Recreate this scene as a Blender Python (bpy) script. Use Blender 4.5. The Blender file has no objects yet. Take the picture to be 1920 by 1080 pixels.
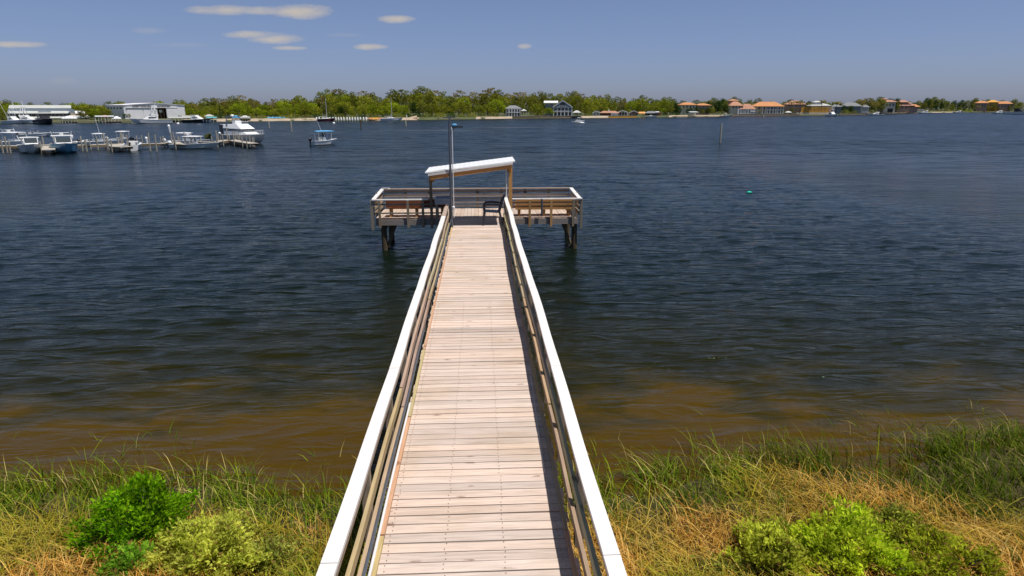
import bpy, bmesh, math, random
import numpy as np
from mathutils import Vector, Matrix
PI = math.pi
R = math.radians
random.seed(7)
rng = np.random.default_rng(7)
scene = bpy.context.scene
C = scene.collection

# ------------------------------------------------------------------ camera
F = 1200.0; HC = 5.15; PITCH = math.atan(337 / F); YAW = R(2.86)
cam_d = bpy.data.cameras.new('camera'); cam = bpy.data.objects.new('camera', cam_d); C.objects.link(cam)
cam_d.sensor_width = 36; cam_d.lens = 36 * F / 1920; cam_d.clip_start = 0.1; cam_d.clip_end = 9000
cam.location = (0, 0, HC); cam.rotation_euler = (PI / 2 - PITCH, 0, -YAW)
scene.camera = cam
fw = Vector((math.sin(YAW) * math.cos(PITCH), math.cos(YAW) * math.cos(PITCH), -math.sin(PITCH)))
rt = Vector((math.cos(YAW), -math.sin(YAW), 0)); up = rt.cross(fw)

def ray(px, py): return (fw * F + rt * (px - 960) + up * (540 - py)).normalized()
def G(px, py, z=0.0):
    d = ray(px, py); t = (z - HC) / d.z
    return Vector((d.x * t, d.y * t, z))
def H(px, r, z=0.0):                                # the place at ground range r in the direction of column px
    d = ray(px, 205); k = r / math.hypot(d.x, d.y)
    return Vector((d.x * k, d.y * k, z))
def az(px): d = ray(px, 205); return -math.atan2(d.x, d.y)
def zat(px, py, r): d = ray(px, py); return HC + d.z / math.hypot(d.x, d.y) * r
def mpp(px, r): d = ray(px, 205); k = r / math.hypot(d.x, d.y); return (d * k).dot(fw) / F

# ------------------------------------------------------------------ sun, sky, exposure
SUN = Vector((0.27, -0.18, 1.0)).normalized()
sd = bpy.data.lights.new('sun', 'SUN'); sd.energy = 4.8; sd.angle = R(0.53); sd.color = (1.0, 0.955, 0.89)
so = bpy.data.objects.new('sun', sd); C.objects.link(so); so.location = (20, 20, 60)
so.rotation_euler = SUN.to_track_quat('Z', 'Y').to_euler()
world = bpy.data.worlds.new('World'); scene.world = world; world.use_nodes = True
wn = world.node_tree.nodes; wl = world.node_tree.links; wn.clear()
def wm(op, a, b=None, c=None, clamp=False):
    n = wn.new('ShaderNodeMath'); n.operation = op; n.use_clamp = clamp
    for i, v in enumerate((a, b, c)):
        if v is None: continue
        if isinstance(v, (int, float)): n.inputs[i].default_value = v
        else: wl.new(v, n.inputs[i])
    return n.outputs[0]
sky = wn.new('ShaderNodeTexSky'); sky.sky_type = 'NISHITA'; sky.sun_disc = False
sky.sun_elevation = math.asin(SUN.z); sky.sun_rotation = math.atan2(SUN.x, SUN.y)
sky.altitude = 0; sky.air_density = 1.0; sky.dust_density = 0.6; sky.ozone_density = 2.0
tc = wn.new('ShaderNodeTexCoord'); sp = wn.new('ShaderNodeSeparateXYZ'); wl.new(tc.outputs['Generated'], sp.inputs[0])
tint = wn.new('ShaderNodeMix'); tint.data_type = 'RGBA'; tint.blend_type = 'MULTIPLY'; tint.inputs[0].default_value = 1
wl.new(sky.outputs[0], tint.inputs[6])
grad = wn.new('ShaderNodeValToRGB'); wl.new(wm('ABSOLUTE', sp.outputs[2]), grad.inputs[0])
ce = grad.color_ramp.elements; ce[0].position = 0.0; ce[0].color = (0.52, 0.60, 1.0, 1); ce[1].position = 0.5; ce[1].color = (0.60, 0.62, 0.62, 1)
e = ce.new(0.16); e.color = (0.69, 0.68, 0.86, 1)
wl.new(grad.outputs[0], tint.inputs[7])
# small fair-weather clouds, low over the far shore
ym = wm('MAXIMUM', sp.outputs[1], 0.05)
uu = wm('DIVIDE', sp.outputs[0], ym); vv = wm('DIVIDE', sp.outputs[2], ym)
cmb = wn.new('ShaderNodeCombineXYZ'); wl.new(uu, cmb.inputs[0]); wl.new(wm('MULTIPLY', vv, 3.0), cmb.inputs[1])
nz = wn.new('ShaderNodeTexNoise'); nz.inputs['Scale'].default_value = 22; nz.inputs['Detail'].default_value = 8; nz.inputs['Roughness'].default_value = 0.66
wl.new(cmb.outputs[0], nz.inputs['Vector'])
nfac = wm('MULTIPLY', wm('SUBTRACT', nz.outputs[0], 0.5), 2.6)
# px, py, half width, half height, opacity
CL = [(420, 19, 75, 9, .85), (560, 21, 62, 14, .95), (495, 20, 70, 8, .8), (475, 65, 58, 7.5, .85), (518, 73, 54, 9, .9), (545, 90, 32, 4, .7), (742, 36, 34, 8, .85),
      (695, 88, 30, 6, .85), (983, 87, 14, 5, .7), (30, 83, 58, 6, .75), (280, 57, 34, 6, .2), (345, 84, 60, 4, .13), (118, 152, 34, 7, .12), (645, 66, 36, 4, .15)]
dens = None
for (cx, cy, aw, ah, op) in CL:
    d0 = ray(cx, cy); u0 = d0.x / d0.y; v0 = d0.z / d0.y
    d1 = ray(cx + aw, cy); a_ = abs(d1.x / d1.y - u0); d2 = ray(cx, cy - ah); b_ = abs(d2.z / d2.y - v0)
    qx = wm('DIVIDE', wm('SUBTRACT', uu, u0), a_); qy = wm('DIVIDE', wm('SUBTRACT', vv, v0), b_)
    q = wm('ADD', wm('MULTIPLY', qx, qx), wm('MULTIPLY', qy, qy))
    q = wm('ADD', q, nfac)
    k = wm('MULTIPLY', wm('SUBTRACT', 1.25, q, None, False), 0.62, None, True)
    k = wm('MULTIPLY', k, op)
    dens = k if dens is None else wm('MAXIMUM', dens, k)
dens = wm('MULTIPLY', dens, wm('GREATER_THAN', sp.outputs[1], 0.06))
cm = wn.new('ShaderNodeMix'); cm.data_type = 'RGBA'; wl.new(dens, cm.inputs[0]); wl.new(tint.outputs[2], cm.inputs[6])
cm.inputs[7].default_value = (6.1, 5.5, 4.8, 1)
bg = wn.new('ShaderNodeBackground'); bg.inputs[1].default_value = 0.093; wl.new(cm.outputs[2], bg.inputs[0])
wo = wn.new('ShaderNodeOutputWorld'); wl.new(bg.outputs[0], wo.inputs[0])
scene.view_settings.view_transform = 'Standard'; scene.view_settings.look = 'None'
scene.view_settings.exposure = 0.0; scene.view_settings.gamma = 1.0
scene.render.engine = 'CYCLES'
scene.cycles.sample_clamp_indirect = 6; scene.cycles.sample_clamp_direct = 12
scene.cycles.max_bounces = 6; scene.cycles.transparent_max_bounces = 8

# ------------------------------------------------------------------ helpers
class MB:
    def __init__(s): s.v = []; s.f = []; s.c = []; s.mi = []
    def add(s, vs, fs, col=None, mi=0):
        o = len(s.v); s.v += [tuple(v) for v in vs]
        for f in fs: s.f.append(tuple(i + o for i in f)); s.c.append(col); s.mi.append(mi)
    def box(s, x0, x1, y0, y1, z0, z1, col=None, M=None, mi=0):
        vs = [Vector(p) for p in ((x0, y0, z0), (x1, y0, z0), (x1, y1, z0), (x0, y1, z0), (x0, y0, z1), (x1, y0, z1), (x1, y1, z1), (x0, y1, z1))]
        if M: vs = [M @ v for v in vs]
        s.add(vs, [(0, 3, 2, 1), (4, 5, 6, 7), (0, 1, 5, 4), (1, 2, 6, 5), (2, 3, 7, 6), (3, 0, 4, 7)], col, mi)
    def hexa(s, bot, top, col=None):
        s.add(list(bot) + list(top), [(0, 3, 2, 1), (4, 5, 6, 7), (0, 1, 5, 4), (1, 2, 6, 5), (2, 3, 7, 6), (3, 0, 4, 7)], col)
    def bar(s, a, b, w, h=None, col=None, upv=(0, 0, 1)):
        a = Vector(a); b = Vector(b); h = w if h is None else h
        d = (b - a).normalized(); u = Vector(upv)
        if abs(d.dot(u)) > .99: u = Vector((0, 1, 0))
        sd_ = d.cross(u).normalized() * w / 2; u2 = sd_.cross(d).normalized() * h / 2
        s.hexa([a - sd_ - u2, b - sd_ - u2, b + sd_ - u2, a + sd_ - u2], [a - sd_ + u2, b - sd_ + u2, b + sd_ + u2, a + sd_ + u2], col)
    def tube(s, pts, r, n=8, col=None, cap=True):
        pts = [Vector(p) for p in pts]; rr = r if isinstance(r, (list, tuple)) else [r] * len(pts); vs = []
        for i, p in enumerate(pts):
            d = (pts[min(i + 1, len(pts) - 1)] - pts[max(i - 1, 0)]).normalized()
            u = Vector((0, 0, 1)) if abs(d.z) < .9 else Vector((1, 0, 0))
            a = d.cross(u).normalized(); b = d.cross(a).normalized()
            for k in range(n): t = 2 * PI * k / n; vs.append(p + (a * math.cos(t) + b * math.sin(t)) * rr[i])
        fs = [(i * n + k, i * n + (k + 1) % n, (i + 1) * n + (k + 1) % n, (i + 1) * n + k) for i in range(len(pts) - 1) for k in range(n)]
        if cap: fs += [tuple(range(n))[::-1], tuple((len(pts) - 1) * n + k for k in range(n))]
        s.add(vs, fs, col)
    def lathe(s, prof, n=12, cx=0, cy=0, col=None):
        vs = []; m = len(prof)
        for (r, z) in prof:
            for k in range(n): t = 2 * PI * k / n; vs.append((cx + r * math.cos(t), cy + r * math.sin(t), z))
        fs = [(i * n + k, i * n + (k + 1) % n, (i + 1) * n + (k + 1) % n, (i + 1) * n + k) for i in range(m - 1) for k in range(n)]
        fs += [tuple(range(n))[::-1], tuple((m - 1) * n + k for k in range(n))]
        s.add(vs, fs, col)
    def ball(s, c, r, n=8, m=6, sq=(1, 1, 1), col=None):
        vs = []; fs = []
        for i in range(m + 1):
            a = PI * i / m
            for k in range(n): t = 2 * PI * k / n; vs.append((c[0] + r * sq[0] * math.sin(a) * math.cos(t), c[1] + r * sq[1] * math.sin(a) * math.sin(t), c[2] + r * sq[2] * math.cos(a)))
        for i in range(m):
            for k in range(n): fs.append((i * n + k, (i + 1) * n + k, (i + 1) * n + (k + 1) % n, i * n + (k + 1) % n))
        s.add(vs, fs, col)
    def prism(s, poly, y0, y1, col=None, axis='y'):            # poly of (x,z) extruded along y
        n = len(poly)
        if axis == 'y': vs = [(x, y0, z) for x, z in poly] + [(x, y1, z) for x, z in poly]
        else: vs = [(y0, x, z) for x, z in poly] + [(y1, x, z) for x, z in poly]
        fs = [tuple(range(n)), tuple(range(2 * n - 1, n - 1, -1))] + [(i, i + n, (i + 1) % n + n, (i + 1) % n) for i in range(n)]
        s.add(vs, fs, col)
    def build(s, name, mat, parent=None, smooth=False, bevel=0):
        me = bpy.data.meshes.new(name); me.from_pydata(s.v, [], s.f); me.validate()
        for m in (mat if isinstance(mat, list) else [mat]): me.materials.append(m)
        if any(c is not None for c in s.c) and len(me.polygons) == len(s.f):
            at = me.color_attributes.new('Col', 'FLOAT_COLOR', 'CORNER')
            arr = []
            for p, c in zip(me.polygons, s.c): arr += list((*(c or (1, 1, 1)), 1)) * p.loop_total
            at.data.foreach_set('color', arr)
        if isinstance(mat, list) and len(me.polygons) == len(s.f): me.polygons.foreach_set('material_index', s.mi)
        bm = bmesh.new(); bm.from_mesh(me); bmesh.ops.recalc_face_normals(bm, faces=bm.faces)
        if bevel: bmesh.ops.bevel(bm, geom=list(bm.edges), offset=bevel, segments=1, affect='EDGES', clamp_overlap=True)
        bm.to_mesh(me); bm.free()
        if smooth:
            me.polygons.foreach_set('use_smooth', [True] * len(me.polygons))
            try: me.set_sharp_from_angle(angle=R(40))
            except Exception: pass
        o = bpy.data.objects.new(name, me); C.objects.link(o)
        if parent: o.parent = parent
        return o

def tag(o, label=None, cat=None, group=None, kind=None):
    if label: o['label'] = label
    if cat: o['category'] = cat
    if group: o['group'] = group
    if kind: o['kind'] = kind
    return o
def thing(name, label, cat, loc=(0, 0, 0), rz=0, group=None):
    o = bpy.data.objects.new(name, None); C.objects.link(o); o.empty_display_size = .3
    o.location = loc; o.rotation_euler = (0, 0, rz)
    return tag(o, label, cat, group)
def copy_tree(o, parent=None):
    c = o.copy(); C.objects.link(c); c.parent = parent
    for ch in [x for x in bpy.data.objects if x.parent == o]: copy_tree(ch, c)
    return c

# ------------------------------------------------------------------ materials
def newmat(name):
    m = bpy.data.materials.new(name); m.use_nodes = True; nt = m.node_tree
    return m, nt, nt.nodes['Principled BSDF']
def plain(name, col, rough=.6, metal=0, var=.12, scale=6, bump=0, spec=.5, stretch=(1, 1, 1), attr=False):
    m, nt, b = newmat(name); N = nt.nodes; L = nt.links
    t = N.new('ShaderNodeTexCoord'); mp = N.new('ShaderNodeMapping'); mp.inputs['Scale'].default_value = stretch; L.new(t.outputs['Object'], mp.inputs[0])
    n = N.new('ShaderNodeTexNoise'); n.inputs['Scale'].default_value = scale; n.inputs['Detail'].default_value = 5; n.inputs['Roughness'].default_value = .65
    L.new(mp.outputs[0], n.inputs['Vector'])
    r = N.new('ShaderNodeMapRange'); r.inputs[1].default_value = .3; r.inputs[2].default_value = .7; r.inputs[3].default_value = 1 - var; r.inputs[4].default_value = 1 + var
    L.new(n.outputs[0], r.inputs[0])
    mx = N.new('ShaderNodeMix'); mx.data_type = 'RGBA'; mx.blend_type = 'MULTIPLY'; mx.inputs[0].default_value = 1
    mx.inputs[6].default_value = (*col, 1); L.new(r.outputs[0], mx.inputs[7]); last = mx.outputs[2]
    if attr:
        a = N.new('ShaderNodeAttribute'); a.attribute_name = 'Col'
        m2 = N.new('ShaderNodeMix'); m2.data_type = 'RGBA'; m2.blend_type = 'MULTIPLY'; m2.inputs[0].default_value = 1
        L.new(last, m2.inputs[6]); L.new(a.outputs[0], m2.inputs[7]); last = m2.outputs[2]
    L.new(last, b.inputs['Base Color']); b.inputs['Roughness'].default_value = rough; b.inputs['Metallic'].default_value = metal
    b.inputs['Specular IOR Level'].default_value = spec
    if bump:
        bp = N.new('ShaderNodeBump'); bp.inputs['Strength'].default_value = bump; bp.inputs['Distance'].default_value = .02
        L.new(n.outputs[0], bp.inputs['Height']); L.new(bp.outputs[0], b.inputs['Normal'])
    return m
def wood(name, col, axis=0, knots=True, stain=(.55, .5, .35), grain=.30, attr=True, spec=.15):
    """weathered timber: grain runs along axis, sparse knots, faint stains"""
    m, nt, b = newmat(name); N = nt.nodes; L = nt.links
    sc = [22, 22, 22]; sc[axis] = 1.1
    t = N.new('ShaderNodeTexCoord'); mp = N.new('ShaderNodeMapping'); mp.inputs['Scale'].default_value = sc; L.new(t.outputs['Object'], mp.inputs[0])
    n = N.new('ShaderNodeTexNoise'); n.inputs['Scale'].default_value = 1.6; n.inputs['Detail'].default_value = 7; n.inputs['Roughness'].default_value = .7; n.inputs['Distortion'].default_value = .6
    L.new(mp.outputs[0], n.inputs['Vector'])
    r = N.new('ShaderNodeMapRange'); r.inputs[1].default_value = .28; r.inputs[2].default_value = .72; r.inputs[3].default_value = 1 - grain; r.inputs[4].default_value = 1 + grain * .7
    L.new(n.outputs[0], r.inputs[0])
    mx = N.new('ShaderNodeMix'); mx.data_type = 'RGBA'; mx.blend_type = 'MULTIPLY'; mx.inputs[0].default_value = 1
    mx.inputs[6].default_value = (*col, 1); L.new(r.outputs[0], mx.inputs[7]); last = mx.outputs[2]
    n2 = N.new('ShaderNodeTexNoise'); n2.inputs['Scale'].default_value = 1.3; n2.inputs['Detail'].default_value = 4; L.new(t.outputs['Object'], n2.inputs['Vector'])
    r2 = N.new('ShaderNodeMapRange'); r2.inputs[1].default_value = .5; r2.inputs[2].default_value = .75; L.new(n2.outputs[0], r2.inputs[0])
    m3 = N.new('ShaderNodeMix'); m3.data_type = 'RGBA'; m3.blend_type = 'MULTIPLY'; L.new(wmul(nt, r2.outputs[0], .35), m3.inputs[0])
    L.new(last, m3.inputs[6]); m3.inputs[7].default_value = (*[c * 1.3 for c in stain], 1); last = m3.outputs[2]
    if knots:
        mk = N.new('ShaderNodeMapping'); ks = [7, 7, 7]; ks[axis] = 2.6; mk.inputs['Scale'].default_value = ks; L.new(t.outputs['Object'], mk.inputs[0])
        nd = N.new('ShaderNodeTexNoise'); nd.inputs['Scale'].default_value = 5; L.new(mk.outputs[0], nd.inputs['Vector'])
        va = N.new('ShaderNodeVectorMath'); va.operation = 'MULTIPLY_ADD'; va.inputs[1].default_value = (.25, .25, .25); L.new(nd.outputs['Color'], va.inputs[0]); L.new(mk.outputs[0], va.inputs[2])
        vo = N.new('ShaderNodeTexVoronoi'); vo.inputs['Scale'].default_value = 1.0; L.new(va.outputs[0], vo.inputs['Vector'])
        kr = N.new('ShaderNodeMapRange'); kr.inputs[1].default_value = .07; kr.inputs[2].default_value = .2; kr.inputs[3].default_value = 1; kr.inputs[4].default_value = 0; L.new(vo.outputs['Distance'], kr.inputs[0])
        sx = N.new('ShaderNodeSeparateColor'); L.new(vo.outputs['Color'], sx.inputs[0])
        gt = N.new('ShaderNodeMath'); gt.operation = 'GREATER_THAN'; gt.inputs[1].default_value = .68; L.new(sx.outputs[0], gt.inputs[0])
        ml = N.new('ShaderNodeMath'); ml.operation = 'MULTIPLY'; L.new(kr.outputs[0], ml.inputs[0]); L.new(gt.outputs[0], ml.inputs[1])
        m4 = N.new('ShaderNodeMix'); m4.data_type = 'RGBA'; m4.blend_type = 'MULTIPLY'; L.new(ml.outputs[0], m4.inputs[0]); L.new(last, m4.inputs[6]); m4.inputs[7].default_value = (.5, .42, .38, 1)
        last = m4.outputs[2]
    if attr:
        a = N.new('ShaderNodeAttribute'); a.attribute_name = 'Col'
        m2 = N.new('ShaderNodeMix'); m2.data_type = 'RGBA'; m2.blend_type = 'MULTIPLY'; m2.inputs[0].default_value = 1
        L.new(last, m2.inputs[6]); L.new(a.outputs[0], m2.inputs[7]); last = m2.outputs[2]
    L.new(last, b.inputs['Base Color']); b.inputs['Roughness'].default_value = .8; b.inputs['Specular IOR Level'].default_value = spec
    bp = N.new('ShaderNodeBump'); bp.inputs['Strength'].default_value = .35; bp.inputs['Distance'].default_value = .006
    L.new(n.outputs[0], bp.inputs['Height']); L.new(bp.outputs[0], b.inputs['Normal'])
    return m
def wmul(nt, s, k):
    n = nt.nodes.new('ShaderNodeMath'); n.operation = 'MULTIPLY'; n.inputs[1].default_value = k; nt.links.new(s, n.inputs[0]); return n.outputs[0]
def leafmat(name, a, b, scale=.35, transl=.35, attr=False, objrand=0.25):
    m = bpy.data.materials.new(name); m.use_nodes = True; nt = m.node_tree; N = nt.nodes; L = nt.links; N.clear()
    t = N.new('ShaderNodeNewGeometry'); n = N.new('ShaderNodeTexNoise'); n.inputs['Scale'].default_value = scale; n.inputs['Detail'].default_value = 3; L.new(t.outputs['Position'], n.inputs['Vector'])
    r = N.new('ShaderNodeMapRange'); r.inputs[1].default_value = .35; r.inputs[2].default_value = .65; L.new(n.outputs[0], r.inputs[0])
    mx = N.new('ShaderNodeMix'); mx.data_type = 'RGBA'; L.new(r.outputs[0], mx.inputs[0]); mx.inputs[6].default_value = (*a, 1); mx.inputs[7].default_value = (*b, 1); last = mx.outputs[2]
    if objrand:
        oi = N.new('ShaderNodeObjectInfo'); rr = N.new('ShaderNodeMapRange'); rr.inputs[3].default_value = 1 - objrand; rr.inputs[4].default_value = 1 + objrand; L.new(oi.outputs['Random'], rr.inputs[0])
        m5 = N.new('ShaderNodeMix'); m5.data_type = 'RGBA'; m5.blend_type = 'MULTIPLY'; m5.inputs[0].default_value = 1; L.new(last, m5.inputs[6]); L.new(rr.outputs[0], m5.inputs[7]); last = m5.outputs[2]
    if attr:
        at = N.new('ShaderNodeAttribute'); at.attribute_name = 'Col'
        m2 = N.new('ShaderNodeMix'); m2.data_type = 'RGBA'; m2.blend_type = 'MULTIPLY'; m2.inputs[0].default_value = 1; L.new(last, m2.inputs[6]); L.new(at.outputs[0], m2.inputs[7]); last = m2.outputs[2]
    d = N.new('ShaderNodeBsdfDiffuse'); tr = N.new('ShaderNodeBsdfTranslucent'); mi = N.new('ShaderNodeMixShader'); mi.inputs[0].default_value = transl
    L.new(last, d.inputs[0]); L.new(last, tr.inputs[0]); L.new(d.outputs[0], mi.inputs[1]); L.new(tr.outputs[0], mi.inputs[2])
    o = N.new('ShaderNodeOutputMaterial'); L.new(mi.outputs[0], o.inputs[0])
    return m

M = {}
M['deck'] = wood('deck_boards', (.61, .488, .415), 0)
M['deck_y'] = wood('deck_boards_lengthwise', (.52, .41, .335), 1)
M['grey_x'] = wood('grey_timber_x', (.25, .225, .205), 0)
M['grey_y'] = wood('grey_timber_y', (.38, .29, .20), 1, stain=(.6, .55, .48))
M['grey_z'] = wood('grey_timber_z', (.30, .25, .19), 2)
M['new_x'] = wood('newer_timber_x', (.56, .30, .12), 0)
M['new_z'] = wood('newer_timber_z', (.55, .31, .13), 2)
M['red_x'] = wood('reddish_timber', (.24, .085, .045), 0, knots=False)
M['pile'] = plain('creosote_piling', (.105, .08, .05), .95, var=.35, spec=.15, scale=5, bump=.4, stretch=(1, 1, .3))
M['cap'] = plain('white_cap_paint', (.76, .73, .70), .5, var=.09, scale=3, spec=.3)
M['roofw'] = plain('white_metal_roof', (.86, .86, .85), .35, var=.03, scale=2)
M['white'] = plain('white_gelcoat', (.86, .86, .85), .25, var=.04, scale=1)
M['offw'] = plain('off_white', (.66, .65, .61), .5, var=.08, scale=1)
M['greyhull'] = plain('pale_grey_hull', (.58, .61, .61), .3, var=.05)
M['bluehull'] = plain('blue_hull', (.10, .27, .42), .25, var=.05)
M['black'] = plain('black_paint', (.018, .018, .022), .35, var=.1)
M['darkglass'] = plain('dark_glass', (.02, .03, .04), .08, var=.1)
M['dimglass'] = plain('grey_window_glass', (.06, .075, .08), .1, var=.15)
M['pvc'] = plain('white_pvc', (.72, .72, .74), .35, var=.04)
M['steel'] = plain('galvanised_steel', (.14, .155, .18), .45, metal=.5, var=.15, scale=9)
M['plastic'] = plain('dark_resin', (.035, .033, .045), .4, var=.1)
M['bluec'] = plain('blue_canvas', (.10, .36, .62), .7, var=.1)
M['teal'] = plain('teal_canvas', (.12, .50, .50), .7, var=.1)
M['navy'] = plain('navy_canvas', (.03, .05, .12), .7, var=.1)
M['sinkm'] = plain('pale_basin', (.34, .38, .44), .4, var=.12, scale=12)
M['sand'] = plain('beach_sand', (.40, .32, .23), .95, var=.15, scale=.3)
M['grasss'] = plain('shore_lawn', (.075, .085, .028), .95, var=.4, scale=.12)
M['dockw'] = plain('dock_boards', (.42, .38, .32), .85, var=.2, scale=2)
M['dockp'] = plain('dock_piling', (.36, .33, .27), .85, var=.3, scale=2)
M['tile'] = plain('orange_roof_tiles', (.52, .23, .09), .8, var=.22, scale=.8, bump=.3)
M['tile2'] = plain('pinkish_roof_tiles', (.42, .21, .13), .8, var=.22, scale=.8, bump=.3)
M['greyroof'] = plain('grey_shingles', (.20, .21, .22), .85, var=.15, scale=1)
M['paleroof'] = plain('pale_metal_roof', (.50, .51, .48), .6, var=.1, scale=.3)
M['cream'] = plain('cream_stucco', (.74, .67, .57), .85, var=.08, scale=.5)
M['whitew'] = plain('white_siding', (.80, .79, .83), .7, var=.07, scale=.4)
M['greyw'] = plain('blue_grey_siding', (.22, .27, .33), .75, var=.08, scale=.5)
M['tan'] = plain('tan_stucco', (.42, .31, .21), .85, var=.1, scale=.5)
M['pink'] = plain('pink_stucco', (.50, .33, .25), .85, var=.1, scale=.5)
M['brickr'] = plain('red_brown_wall', (.20, .09, .05), .85, var=.2, scale=.8)
M['ochre'] = plain('ochre_boards', (.62, .32, .05), .8, var=.18, scale=1.2, stretch=(4, 1, .3))
M['maroon'] = plain('maroon_paint', (.16, .03, .035), .5, var=.1)
M['bulkhead'] = plain('timber_bulkhead', (.24, .17, .09), .9, var=.3, scale=1, stretch=(3, 1, 1))
M['red'] = plain('red_paint', (.45, .04, .03), .5, var=.08)
M['orangec'] = plain('orange_canvas', (.75, .35, .10), .7)
M['buoy'] = plain('green_float', (.02, .55, .38), .4)
M['skin'] = plain('skin', (.42, .26, .19), .6)
M['cloth_b'] = plain('blue_shirt', (.06, .14, .38), .9); M['cloth_d'] = plain('dark_shirt', (.02, .02, .03), .9); M['cloth_w'] = plain('white_shirt', (.7, .7, .7), .9)
M['bark'] = plain('grey_bark', (.16, .13, .10), .9, var=.3, scale=1)
M['soil'] = plain('marsh_soil', (.05, .032, .012), .95, var=.45, scale=2.2, bump=.5)
M['letter'] = plain('grey_lettering', (.12, .11, .12), .6)
M['oak'] = leafmat('oak_leaves', (.33, .335, .03), (.14, .175, .018))
M['bright'] = leafmat('bright_leaves', (.32, .38, .02), (.18, .23, .015))
M['olive'] = leafmat('olive_leaves', (.25, .245, .035), (.12, .14, .02))
M['rust'] = leafmat('rusty_leaves', (.33, .25, .06), (.20, .175, .04))
M['pine'] = leafmat('pine_needles', (.19, .215, .045), (.095, .125, .028), transl=.2)
M['dark'] = leafmat('dark_evergreen_leaves', (.055, .10, .02), (.03, .06, .012), transl=.2)
M['palm'] = leafmat('palm_fronds', (.12, .13, .02), (.17, .13, .03), transl=.25)

# ------------------------------------------------------------------ water
def make_water():
    m = bpy.data.materials.new('water'); m.use_nodes = True; nt = m.node_tree; N = nt.nodes; L = nt.links
    b = N['Principled BSDF']
    def mth(op, a, c=None, cl=False):
        n = N.new('ShaderNodeMath'); n.operation = op; n.use_clamp = cl
        for i, v in enumerate((a, c)):
            if v is None: continue
            if isinstance(v, (int, float)): n.inputs[i].default_value = v
            else: L.new(v, n.inputs[i])
        return n.outputs[0]
    g = N.new('ShaderNodeNewGeometry'); s = N.new('ShaderNodeSeparateXYZ'); L.new(g.outputs['Position'], s.inputs[0])
    def noise(scale, stretch, det=3, rough=.5, dist=0):
        mp = N.new('ShaderNodeMapping'); mp.inputs['Scale'].default_value = stretch; L.new(g.outputs['Position'], mp.inputs[0])
        n = N.new('ShaderNodeTexNoise'); n.inputs['Scale'].default_value = scale; n.inputs['Detail'].default_value = det; n.inputs['Roughness'].default_value = rough; n.inputs['Distortion'].default_value = dist
        L.new(mp.outputs[0], n.inputs['Vector']); return n.outputs[0]
    # the bed shows through by depth: sandy shallows, a murky shelf, deep water
    nA = noise(.55, (.8, 1.3, 1), 5, .6, .6); nB = noise(.16, (.7, 1, 1), 3)
    d = mth('ADD', s.outputs[1], mth('MULTIPLY', mth('SUBTRACT', nA, .5), 7.5))
    d = mth('ADD', d, mth('MULTIPLY', mth('SUBTRACT', nB, .5), 4.5))
    ax = mth('ABSOLUTE', mth('ADD', s.outputs[0], 1.2)); d = mth('ADD', d, mth('MULTIPLY', mth('MINIMUM', ax, 12), .10))
    rp = N.new('ShaderNodeValToRGB'); L.new(mth('DIVIDE', d, 60.0, True), rp.inputs[0]); e = rp.color_ramp.elements
    e[0].position = 8.3 / 60; e[0].color = (.060, .033, .002, 1); e[1].position = 1.0; e[1].color = (.003, .008, .011, 1)
    for p, c in ((10.0, (.064, .037, .002)), (10.8, (.036, .025, .0015)), (12.6, (.014, .013, .0015)), (19, (.0038, .0072, .0028)), (34, (.0024, .0075, .0066))):
        q = e.new(p / 60); q.color = (*c, 1)
    fo = None                                        # two thin lines of foam and scum far out
    for (px, py, ax_, ay_) in ((822, 244.3, 17, 1.9), (955, 239.3, 14, 2.0)):
        c = G(px, py); ux = mth('DIVIDE', mth('SUBTRACT', s.outputs[0], c.x), ax_); uy = mth('DIVIDE', mth('SUBTRACT', mth('SUBTRACT', s.outputs[1], c.y), mth('MULTIPLY', nB, 3.0)), ay_)
        q = mth('SUBTRACT', 1.0, mth('ADD', mth('MULTIPLY', ux, ux), mth('MULTIPLY', uy, uy)), True); q = mth('MULTIPLY', q, nA, True); fo = q if fo is None else mth('MAXIMUM', fo, q)
    fm = N.new('ShaderNodeMix'); fm.data_type = 'RGBA'; L.new(fo, fm.inputs[0]); L.new(rp.outputs[0], fm.inputs[6]); fm.inputs[7].default_value = (.22, .21, .16, 1)
    L.new(fm.outputs[2], b.inputs['Base Color'])
    b.inputs['IOR'].default_value = 1.33; b.inputs['Specular Tint'].default_value = (.40, .76, .56, 1); b.inputs['Roughness'].default_value = .07
    b.inputs['Specular IOR Level'].default_value = .27
    # ripples: wind patches drive how rough the surface is, two slicks stay smooth
    patch = noise(.035, (.5, 1.6, 1), 4, .6)
    pr = N.new('ShaderNodeMapRange'); pr.inputs[1].default_value = .35; pr.inputs[2].default_value = .65; pr.inputs[3].default_value = .55; pr.inputs[4].default_value = 1.15; L.new(patch, pr.inputs[0])
    st = pr.outputs[0]
    for (px, py, ax_, ay_) in ((822, 244.5, 15, 3.0), (950, 239.5, 14, 2.6), (1030, 246, 12, 1.5)):
        c = G(px, py)
        ux = mth('DIVIDE', mth('SUBTRACT', s.outputs[0], c.x), ax_); uy = mth('DIVIDE', mth('SUBTRACT', s.outputs[1], c.y), ay_)
        q = mth('ADD', mth('MULTIPLY', ux, ux), mth('MULTIPLY', uy, uy)); q = mth('ADD', q, mth('MULTIPLY', nA, .6))
        st = mth('MULTIPLY', st, mth('ADD', mth('MULTIPLY', mth('SUBTRACT', q, .4, True), .88), .12))
    h1 = noise(2.6, (.5, 1.3, 1), 6, .68, .35); h2 = noise(.42, (.55, 1.5, 1), 4, .55, .3)
    far = mth('DIVIDE', mth('SUBTRACT', s.outputs[1], 25.0), 70.0, True)
    h3 = noise(.16, (.5, 1.7, 1), 4, .6, .4)
    h = mth('ADD', mth('MULTIPLY', h1, .085), mth('MULTIPLY', h2, mth('ADD', mth('MULTIPLY', far, .45), .15)))
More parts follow.
